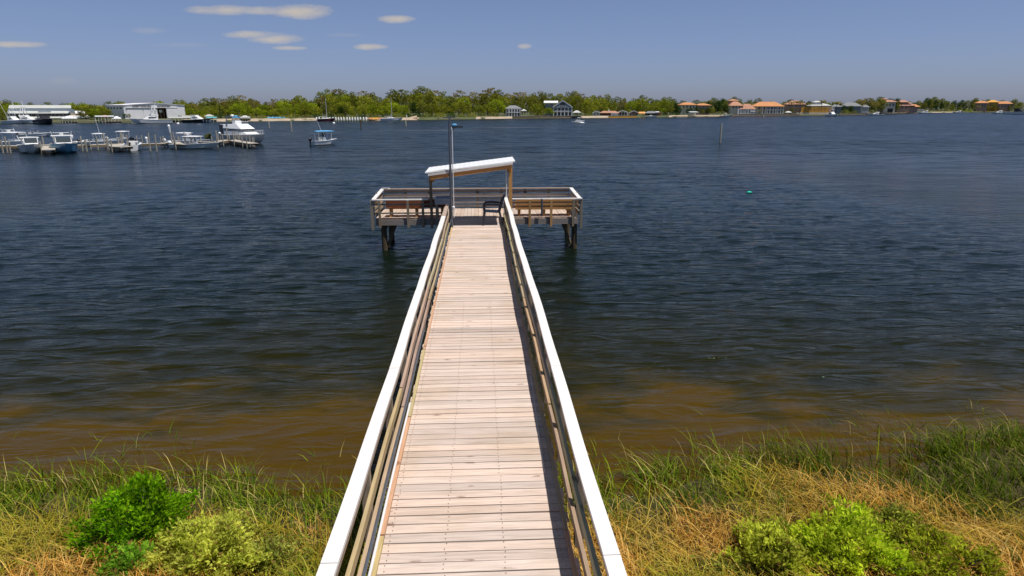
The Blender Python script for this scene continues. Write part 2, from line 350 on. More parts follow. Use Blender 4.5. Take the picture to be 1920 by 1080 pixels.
    h = mth('ADD', h, mth('MULTIPLY', mth('MULTIPLY', h3, far), 1.1))
    h5 = noise(1.05, (.42, 1.5, 1), 3, .5, .5); h = mth('SUBTRACT', h, mth('MULTIPLY', mth('ABSOLUTE', mth('SUBTRACT', h5, .5)), .34))
    bp = N.new('ShaderNodeBump'); bp.inputs['Distance'].default_value = 1.0; L.new(mth('MULTIPLY', st, .7), bp.inputs['Strength']); L.new(h, bp.inputs['Height'])
    # far off the wavelets are finer than a pixel: their slopes come from a scattered normal instead of a height field
    fr2 = mth('DIVIDE', mth('SUBTRACT', s.outputs[1], 30.0), 60.0, True)
    mpn = N.new('ShaderNodeMapping'); mpn.inputs['Scale'].default_value = (.35, 1.2, 1); L.new(g.outputs['Position'], mpn.inputs[0])
    nn = N.new('ShaderNodeTexNoise'); nn.inputs['Scale'].default_value = .9; nn.inputs['Detail'].default_value = 3; L.new(mpn.outputs[0], nn.inputs['Vector'])
    vs_ = N.new('ShaderNodeVectorMath'); vs_.operation = 'SUBTRACT'; L.new(nn.outputs['Color'], vs_.inputs[0]); vs_.inputs[1].default_value = (.5, .5, .5)
    vm = N.new('ShaderNodeVectorMath'); vm.operation = 'MULTIPLY'; L.new(vs_.outputs[0], vm.inputs[0]); vm.inputs[1].default_value = (.8, 1.6, 0)
    vk = N.new('ShaderNodeVectorMath'); vk.operation = 'SCALE'; L.new(vm.outputs[0], vk.inputs[0]); L.new(mth('MULTIPLY', fr2, st), vk.inputs['Scale'])
    va = N.new('ShaderNodeVectorMath'); va.operation = 'ADD'; L.new(bp.outputs[0], va.inputs[0]); L.new(vk.outputs[0], va.inputs[1])
    vn = N.new('ShaderNodeVectorMath'); vn.operation = 'NORMALIZE'; L.new(va.outputs[0], vn.inputs[0]); L.new(vn.outputs[0], b.inputs['Normal'])
    L.new(mth('ADD', mth('MULTIPLY', fr2, .16), .08), b.inputs['Roughness'])
    xs = list(np.arange(-26, 26.01, .13)); st_ = .13
    while xs[-1] < 3500: st_ *= 1.3; xs.append(xs[-1] + st_); xs.insert(0, xs[0] - st_)
    ys = [-40, -20, 0, 4]; y = 5.0
    while y < 75: ys.append(y); y += max(.10, .0075 * y)
    stp = .6
    while ys[-1] < 3600: stp *= 1.2; ys.append(ys[-1] + stp)
    X, Y = np.meshgrid(np.array(xs), np.array(ys)); Z = np.zeros_like(X)
    r2 = np.random.default_rng(3)
    for k in range(60):
        lam = .32 * (1.5 / .32) ** r2.random(); th = PI / 2 + r2.normal() * .34; kk = 2 * PI / lam
        ph = kk * (X * math.cos(th) + Y * math.sin(th)) + r2.random() * 2 * PI
        Z += (.0024 * lam ** .75) * (np.sin(ph) + .22 * np.sin(2 * ph + .6))
    env = np.clip((26 - np.abs(X)) / 6, 0, 1) * np.clip((75 - Y) / 20, 0, 1) * np.clip((Y - 6.5) / 5, .15, 1)
    Z *= env
    ny, nx = X.shape; V = np.stack([X, Y, Z], -1).reshape(-1, 3)
    idx = np.arange(ny * nx).reshape(ny, nx)
    Fq = np.stack([idx[:-1, :-1], idx[:-1, 1:], idx[1:, 1:], idx[1:, :-1]], -1).reshape(-1, 4)
    me = bpy.data.meshes.new('water'); me.vertices.add(len(V)); me.vertices.foreach_set('co', V.ravel())
    me.loops.add(Fq.size); me.loops.foreach_set('vertex_index', Fq.ravel()); me.polygons.add(len(Fq))
    me.polygons.foreach_set('loop_start', np.arange(0, Fq.size, 4)); me.polygons.foreach_set('use_smooth', np.ones(len(Fq), bool))
    me.update(); me.validate(); me.materials.append(m)
    o = bpy.data.objects.new('water', me); C.objects.link(o); tag(o, kind='structure')
make_water()

# ------------------------------------------------------------------ land
def vnoise(x, y, s=1.0, seed=0):                    # cheap smooth value noise 0..1
    x = np.asarray(x) * s; y = np.asarray(y) * s
    xi = np.floor(x).astype(int); yi = np.floor(y).astype(int); fx = x - xi; fy = y - yi
    fx = fx * fx * (3 - 2 * fx); fy = fy * fy * (3 - 2 * fy)
    def hsh(a, b): v = np.sin(a * 127.1 + b * 311.7 + seed * 74.7) * 43758.5453; return v - np.floor(v)
    return (hsh(xi, yi) * (1 - fx) + hsh(xi + 1, yi) * fx) * (1 - fy) + (hsh(xi, yi + 1) * (1 - fx) + hsh(xi + 1, yi + 1) * fx) * fy
def shore_y(x):                                     # near waterline
    return 7.75 + .045 * np.abs(x) + .55 * (vnoise(x, 0, .5, 3) - .5) + np.where(x > 2, .05 * x, 0)
def ground_z(x, y):
    t = shore_y(x) - y
    return np.where(t > 0, .10 * np.minimum(t, 6) + .09 * np.maximum(0, np.minimum(t - 6, 8)), .22 * t) + .10 * (vnoise(x, y, 1.3, 5) - .5) * np.clip(t + .4, 0, 1)
def make_bank():
    xs = np.concatenate([np.arange(-160, -14, 4), np.arange(-14, 14, .18), np.arange(14, 164, 4)]); ys = np.concatenate([np.arange(-60, 0, 3), np.arange(0, 12, .18)])
    X, Y = np.meshgrid(xs, ys); Z = ground_z(X, Y); ny, nx = X.shape
    V = np.stack([X, Y, Z], -1).reshape(-1, 3); i = np.arange(ny * nx).reshape(ny, nx)
    Fq = np.stack([i[:-1, :-1], i[:-1, 1:], i[1:, 1:], i[1:, :-1]], -1).reshape(-1, 4)
    me = bpy.data.meshes.new('ground'); me.from_pydata(V.tolist(), [], Fq.tolist()); me.polygons.foreach_set('use_smooth', [True] * len(me.polygons)); me.materials.append(M['soil'])
    o = bpy.data.objects.new('ground', me); C.objects.link(o); tag(o, kind='structure')
make_bank()
SH = [(-500, 232), (-200, 231.5), (0, 231.3), (240, 230), (345, 229), (400, 228.3), (470, 227.6), (600, 226.2), (700, 226), (780, 225), (860, 223.8), (960, 222.5), (1050, 221.8), (1100, 221.4), (1200, 220.3), (1360, 218.8),
      (1382, 217.4), (1560, 216.4), (1650, 214.6), (1730, 211.6), (1850, 210.5), (2000, 210.5), (2400, 210.5)]
def shr(px):
    for (a, ya), (b, yb) in zip(SH[:-1], SH[1:]):
        if a <= px <= b:
            v = G(px, ya + (yb - ya) * (px - a) / (b - a)); return math.hypot(v.x, v.y)
    return 800
def far_land():
    prof = [(-1.5, -1.0), (0, -.05), (2, .5), (6, .9), (30, 1.3), (900, 1.6), (3500, 2)]
    px = list(range(-480, 2380, 12)); vs = []; fs = []; n = len(prof)
    for p in px:
        r = shr(p) + .8 * math.sin(p * .21) + .5 * math.sin(p * .073)
        for (dr, z) in prof: v = H(p, r + dr, z); vs.append(tuple(v))
    for i in range(len(px) - 1):
        for k in range(n - 1): fs.append((i * n + k, (i + 1) * n + k, (i + 1) * n + k + 1, i * n + k + 1))
    me = bpy.data.meshes.new('far_shore'); me.from_pydata(vs, [], fs); me.materials.append(M['grasss']); me.polygons.foreach_set('use_smooth', [True] * len(me.polygons))
    o = bpy.data.objects.new('far_shore', me); C.objects.link(o); tag(o, kind='structure')
    k = 0
    for (a, b, d0, d1, hz, mat, nm) in ((425, 596, .2, 9, .5, 'sand', 'beach'), (892, 962, .2, 9, .5, 'sand', 'beach'), (1090, 1142, .2, 6, .5, 'sand', 'beach'), (690, 786, .2, 6, .5, 'sand', 'beach'), (1255, 1362, .2, 5, .4, 'sand', 'beach'), (340, 428, .2, 8, .5, 'sand', 'quay'), (1700, 1800, .2, 8, .5, 'sand', 'beach')):
        mb = MB(); q = list(range(a, b + 1, 4)); vs = []; fs = []
        for p in q:
            r = shr(p) + .8 * math.sin(p * .21) + .5 * math.sin(p * .073); w = 1 - abs((p - (a + b) / 2) / ((b - a) / 2)) ** 4
            vs += [tuple(H(p, r + d0, .10)), tuple(H(p, r + d0 + 2.2, .10 + .58 * max(.8, w))), tuple(H(p, r + d0 + 2.5 + (d1 - 2) * w, 1.06)), tuple(H(p, r + d0 + 2.5 + (d1 - 2) * w, .2)), tuple(H(p, r + d0, -.6))]
        for i in range(len(q) - 1):
            for k in (0, 1): fs.append((i * 5 + k, (i + 1) * 5 + k, (i + 1) * 5 + k + 1, i * 5 + k + 1))
            fs.append((i * 5 + 4, (i + 1) * 5 + 4, (i + 1) * 5, i * 5)); fs.append((i * 5 + 2, (i + 1) * 5 + 2, (i + 1) * 5 + 3, i * 5 + 3))
        mb.add(vs, fs); tag(mb.build(nm, M[mat]), kind='structure')
far_land()

# ------------------------------------------------------------------ pier
DZ = HC - 3.93                                       # deck height over the water
CX = -.09; HWD = .915                                # centre line and half width of the walkway
def sag(y): return .012 * math.sin(y * .42 + .6) * min(1, max(0, (23 - y) / 4)) + .004 * math.sin(y * 1.3)
def wig(y, s): return .010 * math.sin(y * .6 + s * 2.1) + .005 * math.sin(y * 1.9 + s)
PN, PF = 23.70, 26.05                                # platform near and far edge
PL = G(706, 408, DZ).x; PR = G(1085, 408, DZ).x
pier = thing('pier', 'long weathered wooden fishing pier with white capped handrails and a wide T shaped end platform', 'pier', (CX, 0, 0))
def shade(v=.16, warm=.05):
    k = 1 + random.uniform(-v, v); w = random.uniform(-warm, warm); return (k * (1 + w), k, k * (1 - w))
def plank_deck(mb, y0, y1, x0, x1, w=.14, gap=.007):
    y = y0; i = 0
    while y < y1 - w * .6:
        z = DZ + sag(y) + random.uniform(-.003, .003); a = x0 + random.uniform(-.02, .02); b = x1 + random.uniform(-.02, .02)
        g = random.choice((.011, .012, .013, .016)); tz = random.uniform(-.004, .004); sk = random.uniform(-.003, .003)
        c = shade(.13, .03)
        if random.random() < .06: c = tuple(q * .8 for q in c)
        n = 6; vs = []
        for k in range(n + 1):                       # each board is slightly bowed
            t = k / n; x = a - CX + (b - a) * t; cup = random.uniform(-.0012, .0012); bow = .003 * math.sin(t * PI) * math.sin(i * 7.3)
            for (yy, zz) in ((y + sk * (2 * t - 1), z - .035), (y + w - g + sk * (2 * t - 1), z - .035), (y + w - g + sk * (2 * t - 1) + cup + bow, z + tz * t), (y + sk * (2 * t - 1) + bow, z + tz * t)): vs.append((x, yy, zz))
        fs = [(0, 1, 2, 3), tuple(n * 4 + q for q in (3, 2, 1, 0))]
        for k in range(n):
            for q in range(4): fs.append((k * 4 + q, (k + 1) * 4 + q, (k + 1) * 4 + (q + 1) % 4, k * 4 + (q + 1) % 4))
        mb.add(vs, fs, c)
        if 4 < y < 13:
            for nx_ in (-.80, -.27, .27, .80):
                for ny_ in (.03, .10):
                    a_ = nx_ + random.uniform(-.012, .012); b_ = y + ny_ + random.uniform(-.006, .006); q = .0048; mb.add([(a_ - q, b_ - q, z + .0075), (a_ + q, b_ - q, z + .0075), (a_ + q, b_ + q, z + .0075), (a_ - q, b_ + q, z + .0075)], [(0, 1, 2, 3)], (.36, .31, .28))
        y += w; i += 1
mb = MB(); plank_deck(mb, -7.0, PN - .02, CX - HWD, CX + HWD); mb.build('walkway_deck', M['deck'], pier)
mb = MB(); x = PL
while x < PR - .08:
    c = shade(.12, .03); z = DZ + random.uniform(-.004, .004)
    mb.box(x - CX, x - CX + .133, PN + .002 + random.uniform(-.015, .015), PF + random.uniform(-.015, .015), z - .037, z, c); x += .141
mb.build('platform_deck', M['deck_y'], pier)
# joists, beams, bracing
mb = MB()
for sx in (-.8, -.27, .27, .8): mb.box(sx - .04, sx + .04, -7, PN - .1, DZ - .275, DZ - .085, (.8, .8, .8))
mb.build('joist', M['grey_y'], pier)
mb = MB()
for yy in (PN + .03, (PN + PF) / 2, PF - .08): mb.box(PL - CX, PR - CX, yy, yy + .05, DZ - .24, DZ - .04, shade(.1))
mb.build('platform_joist', M['grey_x'], pier)
for (xa, xb) in ((PL - CX, -HWD), (HWD, PR - CX)):
    mb = MB(); mb.box(xa, xb, PN - .045, PN - .003, DZ - .25, DZ - .045, (1.15, 1.1, 1.1)); mb.build('rim_board', M['grey_x'], pier)
def piling(x, y, z1, r=.12):
    m_ = MB(); m_.tube([(x - CX, y, -1.6), (x - CX + .01, y, 0), (x - CX, y, z1)], [r * 1.08, r, r * .94], 10); return m_.build('piling', M['pile'], pier, smooth=True)
yy = -5.0
while yy < 23:
    for s in (-1, 1): piling(CX + s * .72, yy, DZ - .28, .10)
    m_ = MB(); m_.box(-.95, .95, yy - .05, yy - .001, DZ - .46, DZ - .285, shade()); m_.build('cross_beam', M['grey_x'], pier); yy += 2.75
LP = G(721, 470).x; RP = G(1077, 467).x
for (x, s) in ((LP, 1), (RP, -1)):
    piling(x, PN + .14, DZ - .25, .112); piling(x, PF - .25, DZ - .25, .11)
    m_ = MB(); m_.box(x - CX - .03, x - CX + .03, PN + .35, PF - .4, DZ - .5, DZ - .27, shade()); m_.build('cross_beam', M['grey_y'], pier)
    m_ = MB(); m_.bar((x - CX + s * .02, PN + .35, -.05), (x - CX + s * .30, PF - .3, DZ - .35), .05, .16, shade()); m_.build('diagonal_brace', M['pile'], pier)
    m_ = MB(); m_.bar((x - CX + s * .15, PN + .12, .12), (x - CX + s * .40, PN + .12, DZ - .28), .04, .09, (1.2, 1.2, 1.2)); m_.build('diagonal_brace', M['pile'], pier)
for x in (CX - 1.0, CX + 1.0): piling(x, PN + .25, DZ - .26); piling(x, PF - .25, DZ - .26)
# walkway handrails
RH = .75
def polyrail(pts, w, h, mat, name, col=None):
    """a board that follows pts, w wide and h tall"""
    mb = MB(); vs = []; fs = []
    for i, p in enumerate(pts):
        a = Vector(pts[max(0, i - 1)]); b = Vector(pts[min(len(pts) - 1, i + 1)]); d = (b - a); d.z = 0; d.normalize(); n = Vector((d.y, -d.x, 0)) * w / 2; p = Vector(p)
        vs += [p - n - Vector((0, 0, h / 2)), p + n - Vector((0, 0, h / 2)), p + n + Vector((0, 0, h / 2)), p - n + Vector((0, 0, h / 2))]
    m = len(pts)
    for i in range(m - 1):
        for q in range(4): fs.append((i * 4 + q, (i + 1) * 4 + q, (i + 1) * 4 + (q + 1) % 4, i * 4 + (q + 1) % 4))
    fs += [(0, 1, 2, 3), ((m - 1) * 4 + 3, (m - 1) * 4 + 2, (m - 1) * 4 + 1, (m - 1) * 4)]
    mb.add(vs, fs, col or shade(.12, .04)); return mb.build(name, mat, pier)
def rail_h(y, s):                                    # the left rail dips where it reaches the platform
    return RH + .012 * math.sin(y * .55 + s) + .005 * math.sin(y * 1.7) - (.03 * math.exp(-((y - 19.6) / 1.2) ** 2) if s < 0 else .0)
for s in (-1, 1):
    yend = 21.60 if s < 0 else 23.72
    ycap = 19.6 if s < 0 else yend                   # the last length of the left rail is bare timber
    yl = np.arange(-7, yend + .01, .35).tolist(); yl[-1] = yend
    P = lambda y, off, z: (s * (HWD + off) + wig(y, s), y, z + DZ + sag(y))
    capy = [y for y in yl if y < ycap] + [ycap]
    c0 = -7.0
    while c0 < ycap - .3:
        c1 = min(c0 + 3.65, ycap); dj = random.uniform(-.004, .004)
        polyrail([P(y, .115 + dj, rail_h(y, s)) for y in [c0 + .004] + [y for y in capy if c0 + .05 < y < c1 - .05] + [c1 - .004]], .125, .036, M['cap'], 'handrail_cap', (1, 1, 1)); c0 = c1
    if s < 0: polyrail([P(y, .115, rail_h(y, s)) for y in [ycap + .003] + [y for y in yl if y > ycap]], .120, .040, M['deck_y'], 'handrail_cap', (.8, .78, .76))
    polyrail([P(y, .085, rail_h(y, s) - .062) for y in yl], .035, .085, M['grey_y'], 'top_rail', (.95, .95, .95))
    # middle and lower rails come in 4.9 m boards
    for (zz, off, hh, nm, cc) in ((.41, .062, .10, 'middle_rail', (1.15, 1.1, 1.05)), (.13, .052, .10, 'lower_rail', (1.05, 1.0, .95))):
        y0 = -7.0; j = 0
        while y0 < yend - .5:
            y1 = min(y0 + 4.9, yend); seg = [y0 + .01] + [y for y in yl if y0 + .05 < y < y1 - .05] + [y1 - .01]
            o1 = random.uniform(-.012, .012); o2 = random.uniform(-.012, .012)
            polyrail([P(y, off, zz + o1 + (o2 - o1) * (y - y0) / 4.9) for y in seg], .036, hh, M['grey_y'], nm, tuple(c * random.uniform(.85, 1.15) for c in cc)); y0 = y1; j += 1
    y0 = -7.0                                        # kerb strip on the deck edge, in short lengths
    while y0 < yend - .4:
        y1 = min(y0 + 2.45, yend); z_ = .022
        polyrail([(s * (HWD - .035) + wig(y, s) * .4, y, DZ + sag(y) + z_) for y in np.linspace(y0 + .012, y1 - .012, 6)], .040, .034, M['grey_y'], 'kerb_strip', tuple(c * random.uniform(1.1, 1.4) for c in (1.1, 1.0, .85))); y0 = y1
    yy = -5.9
    while yy < yend:
        m_ = MB(); xx = s * (HWD + .125) + wig(yy, s)
        m_.box(xx - .042, xx + .042, yy - .042, yy + .042, DZ - .28, DZ + sag(yy) + rail_h(yy, s) - .022, shade(.2, .05)); m_.build('rail_post', M['grey_z'], pier); yy += 1.62
    m_ = MB(); m_.box(s * (HWD + .12) - .05, s * (HWD + .12) + .05, yend - .12, yend - .02, DZ - .3, DZ + rail_h(yend, s) - .022, (.9, .9, .9)); m_.build('rail_post', M['grey_z'], pier)
# conduit along the left rail and a thin cable along the right kerb
m_ = MB(); m_.tube([(-(HWD - .012) + wig(y, -1) * .5, y, DZ + .085 + sag(y)) for y in np.arange(-7, 8.3, .6)], .0135, 8); m_.build('conduit', M['pvc'], pier, smooth=True)
for (a, b) in ((-7, 11), (13.2, 21.6)):
    m_ = MB(); m_.tube([(-(HWD - .02) + wig(y, -1) * .5, y, DZ + .29 + sag(y)) for y in np.arange(a, b, .6)], .016, 8); m_.build('conduit', M['steel'], pier, smooth=True)
m_ = MB(); m_.tube([(HWD - .115 + .03 * math.sin(y * .8), y, DZ + sag(y) + .010) for y in np.arange(6.3, 9.0, .15)], .005, 5); m_.build('cable', M['pvc'], pier)
m_ = MB(); m_.tube([(HWD - .30 + .06 * (y - 21), y, DZ + .012) for y in np.arange(21.0, 23.6, .2)], .006, 5); m_.build('cable', M['pvc'], pier)
# platform railings
xl, xr = PL - CX - .04, PR - CX + .04
PH = .70; FH = .80
def bx(name, mat, x0, x1, y0, y1, z0, z1, col=None, par=None):
    m_ = MB(); m_.box(x0, x1, y0, y1, z0, z1, col); return m_.build(name, mat, par or pier)
xg0 = G(812, 375, DZ + PH).x - CX; xw = G(955, 375, DZ + PH).x - CX
bx('platform_rail_cap', M['cap'], xl - .05, xg0 - .2, PN - .10, PN + .03, DZ + PH - .018, DZ + PH + .018)
bx('platform_rail_cap', M['deck_y'], xg0 - .197, xg0, PN - .09, PN + .03, DZ + PH - .017, DZ + PH + .017, (.9, .9, .9))
bx('platform_rail_cap', M['cap'], xw + .08, xr + .09, PN - .10, PN + .03, DZ + PH - .018, DZ + PH + .018)
for (xa, sgn) in ((xl, -1), (xr, 1)):
    m_ = MB(); m_.hexa([(xa - .07, PN + .033, DZ + PH - .018), (xa + .07, PN + .033, DZ + PH - .018), (xa + .07, PF + .05, DZ + FH - .018), (xa - .07, PF + .05, DZ + FH - .018)], [(xa - .07, PN + .033, DZ + PH + .018), (xa + .07, PN + .033, DZ + PH + .018), (xa + .07, PF + .05, DZ + FH + .018), (xa - .07, PF + .05, DZ + FH + .018)])
    m_.build('platform_rail_cap', M['cap'], pier)
    for zz in (.16, .36, .55): bx('side_rail', M['grey_y'], xa - .02, xa + .02, PN + .05, PF, DZ + zz - .06, DZ + zz + .06, shade(.15))
    for yy in (PN - .02, PN + 1.2, PF + .02): bx('rail_post', M['grey_z'], xa - .045 + sgn * .07, xa + .045 + sgn * .07, yy - .045, yy + .045, DZ - .42, DZ + (PH if yy < PN + 1 else FH) - .024, shade(.15))
m_ = MB(); m_.bar((xl + .02, PF - .02, DZ + FH + .04), (xl + .32, PF - .38, DZ + FH + .075), .09, .035); m_.build('loose_board', M['cap'], pier)
bx('platform_rail_cap', M['deck_y'], xl + .07, xr - .07, PF - .03, PF + .11, DZ + FH - .017, DZ + FH + .017, (.75, .72, .7))
for (z0_, z1_, y_, c_) in ((.05, .14, .055, .9), (.20, .30, .055, 1.1), (.36, .42, .055, .8), (.47, .60, .02, 1.5), (.65, .74, .055, .75)): bx('far_rail', M['grey_x'], xl + .05, xr - .05, PF + y_, PF + y_ + .033, DZ + z0_, DZ + z1_, (c_, c_, c_ * 1.03))
for k in range(7):
    xx = xl + .9 + k * (xr - xl - 1.8) / 6; bx('rail_post', M['grey_z'], xx - .045, xx + .045, PF + .093, PF + .18, DZ - .3, DZ + FH - .02, shade(.2))
    if k % 2: bx('rail_cleat', M['black'], xx - .05, xx + .05, PF + .035, PF + .052, DZ + .62, DZ + .68)
for (px, nm) in ((712, 0), (765, 0), (793, 0), (994, 1), (1035, 1), (1077, 2)):
    xx = G(px, 395, DZ + .3).x - CX
    bx('rail_post', M['new_z'] if nm == 1 else M['grey_z'], xx - .042, xx + .042, PN - .135, PN - .05, DZ - .33, DZ + PH - .02, shade(.15))
for (z_, c) in ((.20, .9), (.52, 1.1)): bx('near_rail', M['grey_x'], xl + .03, -HWD - .25, PN - .045, PN - .008, DZ + z_ - .025, DZ + z_ + .025, (c, c, c * .95))
for (z_, c) in ((.42, 1.1), (.56, 1.2)): bx('near_rail', M['new_x'], HWD + .15, xr - .07, PN - .045, PN - .008, DZ + z_ - .03, DZ + z_ + .03, (c, c, c))
# benches built onto the near side of the platform, facing the water
def bench(x0, x1, mat_back, mat_seat, slat):
    b = tag(MB_box('bench_seat', mat_seat, x0, x1, PN + .30, PN + .72, DZ + .36, DZ + .40), None)
    b.parent = pier
    if slat:
        for k in range(3): bx('bench_back', mat_back, x0, x1, PN + .20, PN + .235, DZ + .26 + k * .15, DZ + .335 + k * .15, shade(.1))
    else: bx('bench_back', mat_back, x0, x1, PN + .20, PN + .235, DZ + .38, DZ + .66, (1, 1, 1))
    for xx in (x0 + .15, (x0 + x1) / 2, x1 - .15):
        bx('bench_leg', M['new_z'], xx - .04, xx + .04, PN + .26, PN + .33, DZ + .005, DZ + .357, shade(.1)); bx('bench_leg', M['new_z'], xx - .04, xx + .04, PN + .62, PN + .69, DZ + .005, DZ + .357, shade(.1))
def MB_box(name, mat, *a):
    m_ = MB(); m_.box(*a, (1, 1, 1)); return m_.build(name, mat)
bench(G(722, 390, DZ + .4).x - CX, G(835, 390, DZ + .4).x - CX, M['red_x'], M['new_x'], False)
bench(HWD + .5, xr - .2, M['new_x'], M['new_x'], True)
bx('bench_front_board', M['new_x'], HWD + .5, xr - .25, PN + .735, PN + .77, DZ + .24, DZ + .36, (1.5, 1.3, 1.1))
bx('bench_front_board', M['new_x'], G(722, 390, DZ + .4).x - CX, G(790, 390, DZ + .4).x - CX, PN + .735, PN + .77, DZ + .24, DZ + .36, (1.5, 1.3, 1.1))
# shelter: one sloping roof on posts over the middle of the platform
yf, yb = 21.78, 23.75
def atY(px, py, y):
    d = ray(px, py); t = y / d.y; return Vector((d.x * t - CX, y, HC + d.z * t))
fl, fr = atY(797, 327, yf), atY(966, 305, yf); bl, br = atY(806, 314, yb), atY(957, 294.5, yb)
bl.x, br.x = fl.x, fr.x; bl.z, br.z = (bl.z + fl.z) / 2, (br.z + fr.z) / 2; fl.z, fr.z = bl.z, br.z
m_ = MB(); T_ = Vector((0, 0, .03)); nrib = 18; vs = []; top = []
for k in range(nrib * 3 + 1):
    t = k / (nrib * 3); zz = .005 if k % 3 == 0 else 0
    for (a, b) in ((fl, fr), (bl, br)):
        p = a.lerp(b, t); vs.append(p + Vector((0, 0, .035 + zz))); vs.append(p)
fs = []
for k in range(nrib * 3): o_ = k * 4; fs += [(o_, o_ + 4, o_ + 6, o_ + 2), (o_ + 1, o_ + 3, o_ + 7, o_ + 5), (o_, o_ + 1, o_ + 5, o_ + 4), (o_ + 2, o_ + 6, o_ + 7, o_ + 3)]
fs += [(0, 2, 3, 1), (nrib * 12, nrib * 12 + 1, nrib * 12 + 3, nrib * 12 + 2)]
m_.add(vs, fs); roof = m_.build('roof', M['roofw'], pier)
D3 = Vector((0, 0, 1))
m_ = MB(); m_.bar(fl - D3 * .045 + Vector((.1, -.02, 0)), fr - D3 * .045 + Vector((-.08, -.02, 0)), .03, .07); m_.build('fascia', M['cap'], roof)
for (y_, c) in ((yf + .06, (1.1, 1.0, .9)), ((yf + yb) / 2, (1, 1, 1)), (yb - .1, (1, 1, 1))):
    m_ = MB(); a = Vector((fl.x + .18, y_, fl.z - .13)); b = Vector((fr.x - .12, y_, fr.z - .14)); m_.bar(a, b, .045, .16, c); m_.build('rafter', M['new_x'], roof)
for (px, y_, mt, w_, cc) in ((808, 23.60, 'grey_z', .10, (.8, .75, .7)), (957, 23.60, 'new_z', .13, (1.15, 1.1, 1.0))):
    xx = atY(px, 360, y_).x; t = (xx - fl.x) / (fr.x - fl.x); zt = fl.z + (fr.z - fl.z) * t - .06
    if y_ > 24.8: y_ = 24.5
    m_ = MB(); m_.box(xx - w_ / 2, xx + w_ / 2, y_ - w_ / 2, y_ + w_ / 2, DZ - (.35 if y_ < 23.7 else 0), zt, cc); m_.build('shelter_post', M[mt], pier)
    sg = 1 if px < 900 else -1
    m_ = MB(); m_.bar((xx + sg * .03, y_, zt - .42), (xx + sg * .42, y_, zt - .06 + sg * .05), .05, .08, (1, .95, .9)); m_.build('brace', M['new_z'], roof)
    m_ = MB(); m_.bar((xx, y_ + .02, zt - .40), (xx, y_ - .5, zt - .03), .045, .08, (1.25, 1.2, 1.1)); m_.build('brace', M['new_z'], roof)
xp = atY(949.5, 360, 23.45).x
m_ = MB(); m_.tube([(xp, 23.45, DZ + .02), (xp, 23.45, fr.z - .12)], .022, 8); m_.build('drain_pipe', M['pvc'], pier, smooth=True)

# light pole standing at the end of the left handrail
PY = 21.69; d_ = ray(842, 221); pb = Vector((d_.x * PY / d_.y, PY, DZ)); ztop = HC + d_.z * (PY / d_.y); d2_ = ray(843, 238); zarm = HC + d2_.z * (PY / d2_.y)
pole = thing('light_pole', 'tall grey pole with a small dark arm, standing where the left handrail meets the platform', 'pole', pb)
m_ = MB(); m_.tube([(0, 0, -.3), (0, 0, zarm - DZ + .02), (0.02, 0, ztop - DZ)], [.046, .038, .026], 12); m_.build('shaft', M['steel'], pole, smooth=True)
m_ = MB(); m_.tube([(.085, -.03, .35), (.085, -.03, zarm - DZ - .1), (.06, -.03, zarm - DZ)], .016, 8); m_.build('conduit', M['pvc'], pole, smooth=True)
m_ = MB(); m_.bar((.02, 0, zarm - DZ), (.44, 0, zarm - DZ), .035, .045); m_.bar((.04, 0, zarm - DZ - .22), (.16, 0, zarm - DZ - .02), .025, .03); m_.build('arm', M['black'], pole)
m_ = MB(); m_.ball((.17, 0, zarm - DZ + .06), .062, 10, 8, (1.4, .8, .75)); m_.build('lamp_head', M['bluec'], pole, smooth=True)
m_ = MB(); m_.box(-.20, .20, -.015, .015, ztop - DZ - .005, ztop - DZ + .03); m_.box(-.015, .03, -.06, .06, ztop - DZ - .06, ztop - DZ + .05); m_.build('bracket', M['steel'], pole)
m_ = MB(); m_.lathe([(.0, .62), (.04, .63), (.05, .66), (.05, .72), (.02, .75)], 10, .075, -.04); m_.build('junction_box', M['pvc'], pole)
# fish cleaning basin
sk = thing('cleaning_basin', 'pale blue grey fish cleaning basin on legs beside the pole', 'sink', (G(830, 383, DZ + .62).x, 23.55, DZ))
m_ = MB(); zt = .80; a, b, c, d = (-.30, -.42), (.30, -.42), (.30, .42), (-.30, .42)
o = [(x, y, zt) for x, y in (a, b, c, d)]; i1 = [(x * .88, y * .88, zt) for x, y in (a, b, c, d)]; i0 = [(x * .82, y * .85, zt - .17) for x, y in (a, b, c, d)]; ob = [(x * .97, y * .97, zt - .21) for x, y in (a, b, c, d)]
m_.add(o + i1 + i0 + ob, [(k, (k + 1) % 4, 4 + (k + 1) % 4, 4 + k) for k in range(4)] + [(4 + k, 4 + (k + 1) % 4, 8 + (k + 1) % 4, 8 + k) for k in range(4)] + [(8, 9, 10, 11)] + [(k, 12 + k, 12 + (k + 1) % 4, (k + 1) % 4) for k in range(4)] + [(12, 13, 14, 15)])
m_.build('basin', M['sinkm'], sk)
for x_, y_ in ((-.24, -.33), (.24, -.33), (.24, .33), (-.24, .33)): m_ = MB(); m_.box(x_ - .035, x_ + .035, y_ - .035, y_ + .035, .004, zt - .212, (1, 1, 1)); m_.build('leg', M['grey_z'], sk)
m_ = MB(); m_.tube([(.27, .2, zt), (.27, .2, zt + .22), (.2, .2, zt + .26), (.12, .2, zt + .2)], .013, 6); m_.build('tap', M['steel'], sk, smooth=True)
